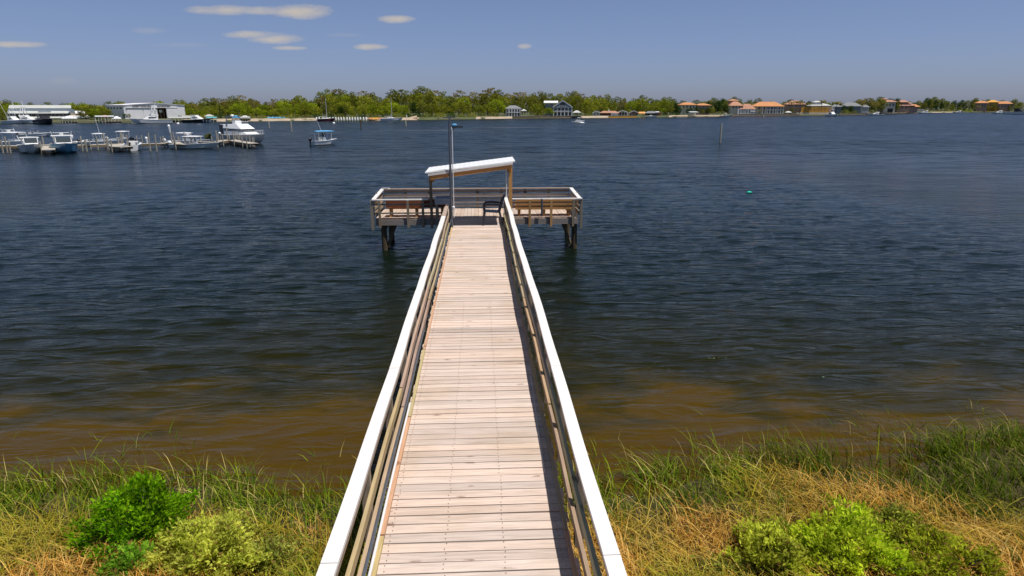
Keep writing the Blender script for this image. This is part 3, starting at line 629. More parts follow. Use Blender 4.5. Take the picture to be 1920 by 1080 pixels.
# resin armchair, in the shade by the right rail, facing left
ch = thing('armchair', 'dark plastic armchair in the shade against the right handrail', 'chair', (CX + .52, 22.35, DZ), R(-90))
ch.scale = (1.12, 1.12, 1.15)
def curve_panel(mb, x0, x1, z0, z1, y0, y1, depth, th, nx=6):
    pass
m_ = MB(); m_.hexa([(-.23, -.25, .40), (.23, -.25, .40), (.22, .22, .37), (-.22, .22, .37)], [(-.24, -.26, .425), (.24, -.26, .425), (.225, .22, .395), (-.225, .22, .395)]); m_.build('seat', M['plastic'], ch)
bk = MB()
for k in range(5): x_ = -.18 + k * .09; bk.hexa([(x_ - .03, .205, .40), (x_ + .03, .205, .40), (x_ + .03, .235, .40), (x_ - .03, .235, .40)], [(x_ - .034, .335, .84), (x_ + .034, .335, .84), (x_ + .034, .36, .84), (x_ - .034, .36, .84)])
bk.tube([(-.24, .21, .40), (-.25, .32, .78), (-.2, .365, .87), (0, .38, .90), (.2, .365, .87), (.25, .32, .78), (.24, .21, .40)], .028, 8); bk.build('backrest', M['plastic'], ch, smooth=True)
for s in (-1, 1):
    m_ = MB(); m_.tube([(s * .27, .26, .62), (s * .29, 0, .64), (s * .29, -.2, .63), (s * .275, -.28, .56)], [.03, .034, .034, .03], 8); m_.build('armrest', M['plastic'], ch, smooth=True)
    m_ = MB(); m_.tube([(s * .275, -.28, .56), (s * .25, -.25, .4), (s * .28, -.29, .0)], [.03, .036, .022], 8); m_.build('leg', M['plastic'], ch, smooth=True)
    m_ = MB(); m_.tube([(s * .24, .21, .42), (s * .265, .31, 0)], [.036, .022], 8); m_.build('leg', M['plastic'], ch, smooth=True)
# two fishing rod holders on the right wing rail
for (px, py, lab) in ((1017, 372, 'grey rod holder tube on the near rail of the right wing, topped in white'),):
    v = G(px, 385, DZ + .5); t = thing('rod_holder', lab, 'rod holder', (v.x, PN - .17, DZ))
    m_ = MB(); m_.tube([(0, 0, .12), (0, 0, .70)], .04, 10); m_.build('tube', M['steel'], t, smooth=True); m_ = MB(); m_.tube([(0, 0, .70), (0, 0, .735)], .05, 10); m_.build('rim', M['pvc'], t, smooth=True)

# ------------------------------------------------------------------ trees
def quads_mesh(name, cen, size, mat, col=None, flat=None, seed=0, elong=1.0, dirs=None):
    """one leaf-clump face per centre, random facing"""
    r = np.random.default_rng(seed); n = len(cen); cen = np.asarray(cen, float)
    a = r.normal(size=(n, 3)) if dirs is None else np.asarray(dirs, float) + r.normal(size=(n, 3)) * .35
    a /= np.linalg.norm(a, axis=1)[:, None]
    b = r.normal(size=(n, 3)); b -= (b * a).sum(1)[:, None] * a; b /= np.linalg.norm(b, axis=1)[:, None]
    s = (np.asarray(size) * (.6 + .8 * r.random(n)))[:, None]
    V = np.stack([cen - a * s * elong, cen - b * s * .55, cen + a * s * elong, cen + b * s * .55], 1).reshape(-1, 3)
    me = bpy.data.meshes.new(name); me.vertices.add(4 * n); me.vertices.foreach_set('co', V.ravel())
    me.loops.add(4 * n); me.loops.foreach_set('vertex_index', np.arange(4 * n)); me.polygons.add(n); me.polygons.foreach_set('loop_start', np.arange(0, 4 * n, 4))
    me.update(); me.materials.append(mat)
    if col is not None:
        at = me.color_attributes.new('Col', 'FLOAT_COLOR', 'CORNER'); at.data.foreach_set('color', np.repeat(np.c_[col, np.ones(n)], 4, axis=0).ravel())
    return me
def crown_points(kind, seed, n):
    """unit tree: height 1, returns leaf centres and limbs"""
    r = np.random.default_rng(seed); limbs = []; pts = []
    if kind == 'pine': nb, z0, z1, w, sq = 11, .55, .97, .20, .42
    elif kind == 'oak': nb, z0, z1, w, sq = 17, .22, .86, .44, .62
    elif kind == 'cypress': nb, z0, z1, w, sq = 16, .10, .95, .15, 1.3
    else: nb, z0, z1, w, sq = 13, .30, .92, .24, .8
    for k in range(nb):
        t = (k + .5) / nb; z = z0 + (z1 - z0) * t; an = k * 2.4 + r.random() * 1.2
        if kind == 'pine': rad = w * (.35 + .75 * math.sin(PI * min(1, .15 + t * .85))) ; br = .105
        elif kind == 'oak': rad = w * math.sqrt(max(0, 1 - ((t - .38) / .68) ** 2)) * (.55 + .45 * r.random()); br = .17
        elif kind == 'cypress': rad = w * (1 - t * .9) * .5; br = .115 * (1.1 - t * .8)
        else: rad = w * math.sin(PI * (.12 + .80 * t)) * (.5 + .6 * r.random()); br = .125
        c = np.array([rad * math.cos(an), rad * math.sin(an), z + r.normal() * .02]); br *= .75 + .5 * r.random()
        m = int(n / nb * (br / .13) ** .8)
        q = r.normal(size=(m, 3)); q /= np.linalg.norm(q, axis=1)[:, None]; q *= (.55 + .5 * r.random(m) ** .6)[:, None]
        q[:, 2] *= sq; pts.append(c + q * br); limbs.append(c)
    return np.concatenate(pts), limbs
TREE = {}
def tree_kind(key, kind, mat, seed, n, leaf, trunk_r, bark='bark'):
    if kind == 'palm':
        r = random.Random(seed); mb = MB(); tz = .80
        for k in range(17):
            a = k * 2 * PI / 17 + r.random() * .3; dr = r.uniform(-.3, 1.0); L_ = .30; pr = None
            for j in range(5):
                t = j / 4; rr_ = L_ * t; z = tz + .12 * math.sin(t * PI * .6) * (1 - dr * .4) - dr * .16 * t * t; wd = .035 * math.sin(PI * (.15 + .8 * t)); ca, sa = math.cos(a), math.sin(a)
                cur = [(rr_ * ca - wd * sa, rr_ * sa + wd * ca, z - .02), (rr_ * ca, rr_ * sa, z), (rr_ * ca + wd * sa, rr_ * sa - wd * ca, z - .02)]
                if pr: mb.add(pr + cur, [(0, 1, 4, 3), (1, 2, 5, 4)])
                pr = cur
        o = mb.build('crown', M[mat]); cm_ = o.data; bpy.data.objects.remove(o); limbs = []
        tb = MB(); tb.tube([(0, 0, -.03), (.01, 0, .4), (0, 0, .82)], [.022, .016, .02], 6)
    else:
        pts, limbs = crown_points(kind, seed, n); cm_ = quads_mesh('crown', pts, leaf, M[mat], seed=seed)
        tb = MB(); top = .9 if kind in ('pine', 'cypress') else .62; ln = .02 * math.sin(seed)
        tb.tube([(0, 0, -.05), (ln, 0, top * .5), (ln * 1.5, ln, top)], [trunk_r, trunk_r * .7, trunk_r * .25], 6)
        for c in limbs[::1 if kind == 'pine' else 2]:
            zb = max(.12, c[2] - .22 if kind == 'oak' else c[2] - .07); tb.tube([(ln * 1.2, ln * .5, zb), tuple(c)], [trunk_r * .38, trunk_r * .12], 4)
    o = tb.build('trunk', M[bark]); tm = o.data; bpy.data.objects.remove(o)
    TREE.setdefault(key, []).append((cm_, tm))
for i in range(4): tree_kind('pine', 'pine', 'pine', 11 + i, 620, .026, .016)
for i in range(2): tree_kind('rustpine', 'pine', 'rust', 31 + i, 560, .026, .016)
for i in range(3): tree_kind('oak', 'oak', 'oak', 41 + i, 1500, .030, .028)
for i in range(2): tree_kind('bright', 'oak', 'bright', 51 + i, 1500, .030, .028)
for i in range(3): tree_kind('olive', 'tall', 'olive', 61 + i, 1100, .026, .020)
for i in range(2): tree_kind('dark', 'tall', 'dark', 71 + i, 1200, .028, .020)
tree_kind('cypress', 'cypress', 'dark', 81, 800, .024, .018)
for i in range(2): tree_kind('palm', 'palm', 'palm', 91 + i, 0, 0, 0)
WORDS = {'pine': ('pine_tree', 'pine', 'tall thin pine'), 'rustpine': ('pine_tree', 'pine', 'tall rusty pine'), 'oak': ('oak_tree', 'tree', 'broad yellow green oak'),
         'bright': ('leafy_tree', 'tree', 'bright green tree'), 'olive': ('leafy_tree', 'tree', 'olive green tree'), 'dark': ('evergreen_tree', 'tree', 'dark green tree'), 'cypress': ('cypress_tree', 'tree', 'narrow dark cypress'), 'palm': ('palm_tree', 'palm', 'ragged palm')}
ZONES = [(-60, 30, 'left of the marina restaurant'), (30, 150, 'behind the marina restaurant'), (150, 212, 'between restaurant and white warehouse'), (212, 345, 'behind the white marina warehouse'), (345, 402, 'just right of the warehouse'),
         (402, 470, 'behind the teal and blue dock canopies'), (470, 592, 'behind the sand with blue covers'), (592, 692, 'behind the row of white dock piles'), (692, 765, 'behind the moored sailboat'), (765, 890, 'on the dark wooded shore'),
         (890, 945, 'behind the pink beach'), (945, 1018, 'by the small pale house with gazebo'), (1018, 1092, 'behind the blue grey gabled house'), (1092, 1205, 'behind the low beach cottages'), (1205, 1268, 'by the dark boat shed'),
         (1268, 1366, 'by the half hidden orange roofed house'), (1366, 1412, 'by the pink towered villa'), (1412, 1475, 'by the big orange roofed villa'), (1475, 1570, 'by the ochre fence'), (1570, 1655, 'by the small white house'),
         (1655, 1725, 'by the tall tan houses'), (1725, 1832, 'in the green stretch of far shore'), (1832, 2000, 'by the far orange roofed villas')]
ORD = ['first', 'second', 'third', 'fourth', 'fifth', 'sixth', 'seventh', 'eighth', 'ninth', 'tenth', 'eleventh', 'twelfth', 'thirteenth', 'fourteenth', 'fifteenth', 'sixteenth', 'seventeenth', 'eighteenth', 'nineteenth', 'twentieth']
TL = []
def tree(px, ytop, key, back, wide=1.0, row='back'):
    r = shr(px) + back; zt = zat(px, ytop, r); zb = 1.2; h = max(2.0, zt - zb); v = random.choice(TREE[key])
    p = H(px, r); s = h * wide
    name, cat, look = WORDS[key]; t = thing(name, 'x', cat, (p.x, p.y, zb), random.uniform(0, 6.28)); t.scale = (s, s, h)
    for nm, me in (('trunk', v[1]), ('crown', v[0])): o = bpy.data.objects.new(nm, me); C.objects.link(o); o.parent = t
    TL.append((px, key, row, t)); return t
PROF = [(-60, 186), (0, 187), (14, 186), (30, 190), (60, 191), (90, 191), (118, 193), (133, 191), (160, 190), (205, 190), (214, 193), (225, 188), (250, 191), (300, 187), (330, 189), (341, 184), (362, 191), (383, 184), (398, 183), (411, 183), (425, 184), (436, 180), (455, 178), (475, 182), (485, 189), (500, 190), (515, 185), (530, 183), (562, 176), (575, 186), (590, 184), (604, 172), (618, 168), (628, 166), (645, 168), (662, 171), (683, 170), (700, 172), (707, 180), (718, 184), (730, 176), (740, 168), (755, 167), (778, 165), (792, 162), (805, 166), (818, 169), (832, 172), (842, 180), (862, 169), (876, 178), (886, 172), (900, 174), (912, 167), (922, 164), (935, 169), (950, 174), (965, 173), (980, 172), (1000, 173), (1014, 170), (1028, 175), (1045, 173), (1065, 173), (1078, 170), (1088, 174), (1108, 176), (1122, 178), (1140, 176), (1155, 181), (1170, 184), (1190, 182), (1205, 178), (1218, 184), (1230, 184), (1247, 179), (1262, 185), (1280, 188), (1305, 187), (1325, 186), (1338, 183), (1355, 184), (1372, 181), (1385, 185), (1405, 187), (1420, 184), (1445, 190), (1480, 186), (1500, 187), (1515, 189), (1540, 186), (1568, 188), (1590, 194), (1605, 186), (1630, 184), (1648, 181), (1665, 184), (1680, 184), (1700, 188), (1720, 188), (1735, 183), (1750, 181), (1765, 184), (1790, 188), (1800, 187), (1825, 183), (1850, 186), (1875, 187), (1900, 185), (1960, 186)]
def prof(px):
    for (a, ya), (b, yb_) in zip(PROF[:-1], PROF[1:]):
        if a <= px <= b: return ya + (yb_ - ya) * (px - a) / (b - a)
    return 188
BUILT = [(26, 156), (208, 345), (944, 992), (1018, 1092), (1110, 1240), (1272, 1475), (1500, 1572), (1612, 1730), (1828, 1900)]
built = lambda p: any(a <= p <= b for a, b in BUILT)
tr = random.Random(5)
for (px, y) in PROF:                                  # the crowns that make the skyline
    if px < -40 or px > 1950: continue
    if 590 < px < 712 or 735 < px < 1035: key = tr.choice(['pine', 'pine', 'rustpine', 'olive'])
    elif px < 345: key = tr.choice(['olive', 'bright', 'oak', 'pine'])
    elif px < 1260: key = tr.choice(['pine', 'olive', 'oak', 'rustpine'])
    else: key = tr.choice(['pine', 'dark', 'palm', 'olive', 'pine'])
    if 1730 <= px <= 1830: key = tr.choice(['dark', 'olive'])
    tree(px + tr.uniform(-2, 2), y, key, tr.uniform(46, 62), 1.0 if key != 'oak' else .9, 'back')
px = -35
while px < 1930:                                      # second row, a little lower
    y = prof(px) + tr.uniform(3, 9)
    key = tr.choice(['oak', 'bright', 'olive', 'oak', 'rustpine'] if px < 1255 else ['olive', 'dark', 'palm', 'olive', 'dark'])
    if 1100 > px > 735 and tr.random() < .5: key = tr.choice(['pine', 'olive'])
    if not (1395 < px < 1470): tree(px, y, key, tr.uniform(32, 44), tr.uniform(.85, 1.15) * (1.0 if px < 1255 else .8), 'second')
    px += tr.uniform(15, 23) * (.55 if 1570 < px < 1640 or 1720 < px < 1835 or px > 1895 else .8 if px > 1255 else 1)
px = -35
while px < 1930:                                      # front row, broad and low, not before the buildings
    if not built(px):
        y = 221 - (221 - prof(px)) * tr.uniform(.45, .70) if px < 1255 else 212 - tr.uniform(9, 16)
        if 1095 <= px <= 1270: y = tr.uniform(194, 202)
        key = tr.choice(['oak', 'bright', 'oak', 'bright', 'olive'] if px < 765 or px > 880 else ['dark', 'olive', 'oak', 'dark'])
        if px > 1255: key = tr.choice(['olive', 'dark', 'palm', 'olive'])
        bk = tr.uniform(15, 24)
        if 395 < px < 600: bk = tr.uniform(19, 26)
        tree(px, y, key, bk, tr.uniform(1.0, 1.3) if key in ('oak', 'bright') else 1.1, 'front')
    px += tr.uniform(15, 21) * (.5 if 1720 < px < 1835 or px > 1895 else 1)
for (px, y, key, bk, w) in ((412, 196, 'cypress', 16, .8), (640, 200, 'dark', 12, 1.2), (1030, 200, 'bright', 8, 1.2), (1008, 203, 'oak', 8, 1.1), (996, 200, 'olive', 9, 1.0), (1098, 200, 'olive', 10, 1.1), (232, 214, 'dark', 6, 1.6), (240, 216, 'olive', 6, 1.3), (1345, 190, 'dark', 12, 1.2), (1360, 196, 'dark', 12, 1.3), (1330, 200, 'olive', 12, 1.2), (1268, 196, 'dark', 10, 1.2), (1256, 192, 'olive', 10, 1.2), (1290, 203, 'dark', 9, 1.3), (1318, 205, 'olive', 8, 1.3),
                        (1483, 189, 'palm', 10, 1.0), (1493, 187, 'palm', 10, 1.0), (1500, 189, 'palm', 11, 1.0), (1517, 191, 'palm', 12, 1.0), (1540, 187, 'palm', 8, 1.0), (1568, 189, 'palm', 9, 1.1), (1575, 192, 'palm', 10, 1.0), (1582, 197, 'dark', 16, 1.2), (1596, 198, 'dark', 16, 1.2),
                        (1612, 186, 'rustpine', 22, 1.3), (1624, 184, 'rustpine', 24, 1.3), (1640, 190, 'rustpine', 8, 1.4), (1652, 186, 'olive', 8, 1.4), (1700, 197, 'olive', 9, 1.2), (1712, 199, 'rustpine', 9, 1.2), (1843, 196, 'rustpine', 12, 1.4), (1862, 194, 'olive', 12, 1.3), (1885, 196, 'rustpine', 12, 1.4), (1905, 198, 'olive', 12, 1.3), (1679, 182, 'cypress', 12, .6), (1433, 204, 'palm', 5, 1.0), (1425, 206, 'olive', 5, 1.2), (1466, 206, 'olive', 6, 1.2), (1398, 205, 'palm', 5, 1.0)):
    tree(px, y, key, bk, w, 'front')
px = 1262
while px < 1945:                                      # the right hand shore is closed by a low continuous belt of trees
    tree(px, prof(px) + tr.uniform(2.5, 6), tr.choice(['dark', 'olive', 'olive', 'pine']), tr.uniform(64, 80), 1.25, 'back'); px += tr.uniform(11, 16)
for px in (1274, 1282, 1296, 1306, 1316, 1326, 1336): tree(px, tr.uniform(199, 204), tr.choice(['olive', 'dark', 'palm']), tr.uniform(10, 14), 1.3, 'front')
for px in (1834, 1850, 1857, 1871, 1893): tree(px, tr.uniform(197, 200.5), tr.choice(['rustpine', 'olive', 'oak']), tr.uniform(5, 8), 1.3, 'front')
# low shrubs close the gaps under the crowns
SHR = []
for i in range(3): SHR.append(quads_mesh('shrub_foliage', (lambda q: q * np.array([1, 1, .75]) * (.6 + .45 * np.random.default_rng(i).random(len(q)))[:, None] + np.array([0, 0, .35]))((lambda a: a / np.linalg.norm(a, axis=1)[:, None])(np.random.default_rng(100 + i).normal(size=(500, 3)))), .09, M[('olive', 'dark', 'oak')[i]], seed=i))
SL = []
px = -30
while px < 1920:
    if not built(px):
        r = shr(px) + tr.uniform(9, 13); k = tr.randrange(3); p = H(px, r, 1.0); o = bpy.data.objects.new('shrub', SHR[k]); C.objects.link(o); s = tr.uniform(1.3, 2.2) * (1 if px < 1250 else 1.6); o.location = p; o.scale = (s * 1.5, s * 1.2, s); o.rotation_euler.z = tr.uniform(0, 6)
        SL.append((px, k, o))
    px += tr.uniform(16, 24)
def zone(px):
    for i, (a, b, w) in enumerate(ZONES):
        if px < b: return i, w
    return len(ZONES) - 1, ZONES[-1][2]
cnt = {}
for (px, key, row, t) in sorted(TL, key=lambda q: q[0]):
    zi, w = zone(px); k = (zi, key, row); cnt.setdefault(k, []).append(t)
for (zi, key, row), ts in cnt.items():
    look = WORDS[key][2]; w = ZONES[zi][2]; rw = {'back': 'rearmost', 'second': 'midway', 'front': 'frontmost'}[row]
    for i, t in enumerate(ts):
        t['label'] = f'{look} {w}, {rw}' + (f', {ORD[i]}' if len(ts) > 1 else '')
        t['group'] = 'trees along the far shore'
cnt = {}
for (px, k, o) in SL: cnt.setdefault((zone(px)[0], k), []).append(o)
for (zi, k), ts in cnt.items():
    for i, o in enumerate(ts): tag(o, ('low olive shrub', 'low dark green shrub', 'low yellow green shrub')[k] + ' at the water ' + ZONES[zi][2] + (f', {ORD[i]}' if len(ts) > 1 else ''), 'shrub', 'shrubs along the far shore')
# the woods behind read as one mass
pts = []
r_ = np.random.default_rng(12)
for px in range(-60, 1990, 9):
    rr0 = shr(px) + 75 + r_.random() * 25; ht = zat(px, prof(px) + 5 + 5 * r_.random(), rr0) - 1; c = H(px, rr0, 0); m = 260
    q = r_.normal(size=(m, 3)); q /= np.linalg.norm(q, axis=1)[:, None]; q *= (.5 + .5 * r_.random(m))[:, None]
    pts.append(np.array([c.x, c.y, 1 + ht * .52]) + q * np.array([5, 5, ht * .50]) * (1 if px < 1300 else 1.4))
me = quads_mesh('woodland', np.concatenate(pts), .62, M['olive'], seed=4); o = bpy.data.objects.new('woodland', me); C.objects.link(o); tag(o, 'dense far woodland closing the view behind the shoreline trees', 'woodland', kind='stuff')

# ------------------------------------------------------------------ buildings on the far shore
class Site:
    """local frame: x to the right, y away from the viewer, z up; origin at a column and range, facing the water"""
    def __init__(s, px, back, name, label, cat='house', turn=0, group=None):
        if px > 1250 and not turn: turn = R(13)
        s.px0 = px; s.r = shr(px) + back; p = H(px, s.r); s.t = thing(name, label, cat, (p.x, p.y, 0), az(px) + turn, group); s.m = mpp(px, s.r)
    def x(s, px): return (px - s.px0) * s.m
    def z(s, py): return zat(s.px0, py, s.r)
    def box(s, name, mat, p0, p1, yt, yb, y0=0, dep=8, par=None):
        mb = MB(); zb = s.z(yb) if yb else .6; mb.box(s.x(p0), s.x(p1), y0, y0 + dep, min(zb, s.z(yt) - .1), s.z(yt)); return mb.build(name, M[mat], par or s.t)
    def hip(s, name, mat, p0, p1, ye, yr, y0=0, dep=8, ins=.35, over=.5, par=None):
        x0, x1 = s.x(p0) - over, s.x(p1) + over; ze, zr = s.z(ye), s.z(yr); a, b = y0 - over, y0 + dep + over; k = min((x1 - x0) * ins, (b - a) * .5); ym = (a + b) / 2; mb = MB()
        mb.add([(x0, a, ze), (x1, a, ze), (x1, b, ze), (x0, b, ze), (x0 + k, ym, zr), (x1 - k, ym, zr), (x0, a, ze - .22), (x1, a, ze - .22), (x1, b, ze - .22), (x0, b, ze - .22)], [(0, 1, 5, 4), (1, 2, 5), (2, 3, 4, 5), (3, 0, 4), (6, 7, 1, 0), (7, 8, 2, 1), (8, 9, 3, 2), (9, 6, 0, 3), (6, 9, 8, 7)])
        return mb.build(name, M[mat], par or s.t)
    def gable(s, name, mat, p0, p1, ye, yr, y0=0, dep=8, over=.4, wallmat=None, par=None, pk=None):   # gable end faces the water
        x0, x1 = s.x(p0) - over, s.x(p1) + over; ze, zr = s.z(ye), s.z(yr); xm = s.x(pk) if pk else (x0 + x1) / 2; th = .2; mb = MB()
        mb.prism([(x0, ze), (xm, zr), (x1, ze), (x1, ze - th), (xm, zr - th), (x0, ze - th)], y0 - over, y0 + dep + over); o = mb.build(name, M[mat], par or s.t); mb = MB(); mb.prism([(x0, ze), (xm, zr), (x1, ze), (x1, ze - .4), (xm, zr - .4), (x0, ze - .4)], y0 - over - .08, y0 - over - .003); mb.build('bargeboard', M['whitew'], o)
        if wallmat: mb = MB(); mb.prism([(s.x(p0), ze - th - .02), (s.x(p1), ze - th - .02), (xm, zr - th - .05)], y0 - .0, y0 + dep); mb.build('gable_wall', M[wallmat], par or s.t)
        return o
    def shed(s, name, mat, p0, p1, y_low, y_high, y0=0, dep=4, th=.2, par=None, skew=0):
        x0, x1 = s.x(p0), s.x(p1); zl, zh = s.z(y_low), s.z(y_high); mb = MB(); mb.add([(x0, y0, zl), (x1, y0, zl), (x1 + skew, y0 + dep, zh), (x0 + skew, y0 + dep, zh), (x0, y0, zl - th), (x1, y0, zl - th), (x1 + skew, y0 + dep, zh - th), (x0 + skew, y0 + dep, zh - th)], [(0, 1, 2, 3), (7, 6, 5, 4), (4, 5, 1, 0), (5, 6, 2, 1), (6, 7, 3, 2), (7, 4, 0, 3)])
        return mb.build(name, M[mat], par or s.t)
    def wins(s, p0, p1, n, yt, yb, frac=.55, y0=0, frame='whitew', glass='dimglass', name='window', arch=False, par=None):
        w = (p1 - p0) / n
        for k in range(n):
            c = s.x(p0 + w * (k + .5)); hw = abs(s.x(p0 + w) - s.x(p0)) * frac / 2; z0, z1 = s.z(yb), s.z(yt); mb = MB(); f = .08
            mb.box(c - hw - f, c - hw, y0 - .06, y0 - .003, z0 - f, z1 + f); mb.box(c + hw, c + hw + f, y0 - .06, y0 - .003, z0 - f, z1 + f); mb.box(c - hw, c + hw, y0 - .06, y0 - .003, z1, z1 + f); mb.box(c - hw, c + hw, y0 - .06, y0 - .003, z0 - f, z0)
            if hw > .5: mb.box(c - .03, c + .03, y0 - .06, y0 - .022, z0, z1)
            fr_ = mb.build(name, M[frame], par or s.t); mb = MB(); mb.box(c - hw, c + hw, y0 - .02, y0 - .004, z0, z1); mb.build('pane', M[glass], fr_)
    def posts(s, name, mat, p0, p1, n, yt, yb, y0=0, w=.25, par=None):
        for k in range(n):
            c = s.x(p0 + (p1 - p0) * k / max(1, n - 1)); mb = MB(); mb.box(c - w / 2, c + w / 2, y0, y0 + w, s.z(yb) if yb else .0, s.z(yt)); mb.build(name, M[mat], par or s.t)
def text_mesh(txt, size, mat, parent, loc, sx=1, thick=.04, rot=(PI / 2, 0, 0), align='LEFT'):
    cu = bpy.data.curves.new('txt', 'FONT'); cu.body = txt; cu.size = size; cu.extrude = thick; cu.align_x = align; cu.offset = size * .035
    o = bpy.data.objects.new('txt', cu); C.objects.link(o); dg = bpy.context.evaluated_depsgraph_get(); me = bpy.data.meshes.new_from_object(o.evaluated_get(dg)); bpy.data.objects.remove(o)
    me.materials.clear(); me.materials.append(mat); w = bpy.data.objects.new('lettering', me); C.objects.link(w); w.parent = parent; w.location = loc; w.rotation_euler = rot; w.scale = (sx, 1, 1); return w

# marina restaurant: three tiers of pale roof
s = Site(90, 16, 'marina_restaurant', 'long pale marina restaurant with three tiers of sloping metal roof, far left', 'restaurant')
s.box('wall', 'greyw', 30, 128, 204, None, 3, 9); s.shed('roof', 'paleroof', 30, 127, 202.5, 197, 4.5, 6, skew=.3); s.box('clerestory', 'black', 31, 124, 203, 205, 5.2, 5)
s.shed('roof', 'paleroof', 28, 120, 212, 205, .5, 4.6, skew=1.5); s.wins(33, 118, 14, 213.6, 217, .8, 2.99); s.shed('awning', 'paleroof', 60, 140, 221, 217.3, -1.5, 3.6)
s.box('wall', 'tan', 124, 152, 213, None, 1.5, 6); s.shed('roof', 'whitew', 132, 148, 212.5, 208, .8, 5); s.shed('awning', 'paleroof', 121, 154, 221, 216.5, -2.2, 3.6); s.box('gable_wall', 'greyw', 120, 131, 205, 213, 2.6, .3)
s.posts('post', 'offw', 62, 152, 12, 221, None, -1.4, .18); s.wins(64, 118, 9, 219.5, 225.5, .7, 2.99)
mb = MB(); mb.box(s.x(74), s.x(94), .6, .7, s.z(210.5), s.z(208.6)); sg = mb.build('sign', M['greyw'], s.t)
# white marina warehouse with its name over the doors
s = Site(291, 20, 'marina_warehouse', 'large white boat warehouse with the marina name in grey letters above its sliding doors', 'warehouse', turn=R(18))
s.m *= 1.04
D_ = 23; x0, x1, xm = s.x(240), s.x(342), s.x(290); ze, zr, zb = s.z(197.4), s.z(193.6), .6
mb = MB(); dx0, dx1, dzt = s.x(294), s.x(309), s.z(202.3)
mb.add([(x0, 0, zb), (dx0, 0, zb), (dx0, 0, dzt), (x0, 0, dzt)], [(0, 1, 2, 3)]); mb.add([(dx1, 0, zb), (x1, 0, zb), (x1, 0, dzt), (dx1, 0, dzt)], [(0, 1, 2, 3)])
mb.add([(x0, 0, dzt), (dx0, 0, dzt), (dx1, 0, dzt), (x1, 0, dzt), (x1, 0, ze), (xm, 0, zr), (x0, 0, ze)], [(0, 1, 2, 3, 4, 5, 6)])
mb.add([(x0, 0, zb), (x0, 0, ze), (x0, D_, ze), (x0, D_, zb)], [(0, 1, 2, 3)]); mb.add([(x1, 0, zb), (x1, 0, ze), (x1, D_, ze), (x1, D_, zb)], [(3, 2, 1, 0)]); mb.add([(x0, D_, zb), (x1, D_, zb), (x1, D_, ze), (xm, D_, zr), (x0, D_, ze)], [(0, 4, 3, 2, 1)])
mb.build('wall', M['whitew'], s.t)
mb = MB(); mb.prism([(x0 - .2, ze), (xm, zr + .02), (x1 + .2, ze), (x1 + .2, ze + .12), (xm, zr + .16), (x0 - .2, ze + .12)], -.25, D_ + .2); mb.build('roof', M['whitew'], s.t)
s.box('door', 'whitew', 244, 269.5, 203.2, 223.5, -.16, .12); s.box('door', 'whitew', 271, 293.5, 203.2, 223.5, -.16, .12); s.box('door', 'whitew', 309.5, 328, 203.2, 223.5, -.30, .12)
s.box('door_track', 'offw', 243, 329, 201.4, 202.3, -.4, .39)
s.box('back_lining', 'brickr', 294, 309, 202.5, 223, 3.0, .2); s.box('stored_boat', 'white', 299, 304, 206, 211, 1.2, 1.2)
s.posts('rack_post', 'tan', 296, 307, 3, 202.6, 223, 1.5, .2)
text_mesh('LIGHTHOUSE', .95, M['letter'], s.t, (s.x(254), -.06, s.z(200.8)), 1.2); text_mesh('MARINA', .95, M['letter'], s.t, (s.x(294.5), -.06, s.z(200.6)), 1.42)
text_mesh('No Parking', .34, M['letter'], s.t, (s.x(279.5), -.2, s.z(215.8)), 1.0, .01); text_mesh('FUEL DOCK', .42, M['letter'], s.t, (s.x(327.5), -.06, s.z(217.9)), 1.2, .01)
for k in range(5):
    y_ = 2 + k * 4.1; mb = MB(); mb.box(x0 - .06, x0 - .003, y_, y_ + 2.6, s.z(204.6), s.z(200.9)); fr_ = mb.build('window', M['whitew'], s.t); mb = MB(); mb.box(x0 - .08, x0 - .062, y_ + .15, y_ + 2.45, s.z(204.2), s.z(201.3)); mb.build('pane', M['darkglass'], fr_)
# small pale house and gazebo
s = Site(962, 9, 'lake_house', 'small pale two storey house with grey hip roof, left of the gabled house'); s.box('wall', 'offw', 948, 976, 203.5, None, 1.5, 8); s.hip('roof', 'greyroof', 947, 977, 203.5, 197.5, 1, 8.5); s.box('porch_floor', 'whitew', 953, 976, 210.4, 211.2, 0, 1.5)
s.posts('column', 'whitew', 954, 975, 5, 204, None, .1, .3); s.wins(950, 975, 5, 205.5, 209.6, .55, 1.5); s.wins(950, 975, 5, 212.5, 217, .55, 1.5)
s = Site(982, 5, 'gazebo', 'small open gazebo with a pale pyramid roof between the two largest shore houses', 'gazebo'); s.hip('roof', 'paleroof', 977, 987, 207.5, 204, 0, 3, .5, .2); s.posts('post', 'offw', 977, 987, 3, 207.5, None, .1, .2); s.posts('post', 'offw', 977, 987, 2, 207.5, None, 2.7, .2)
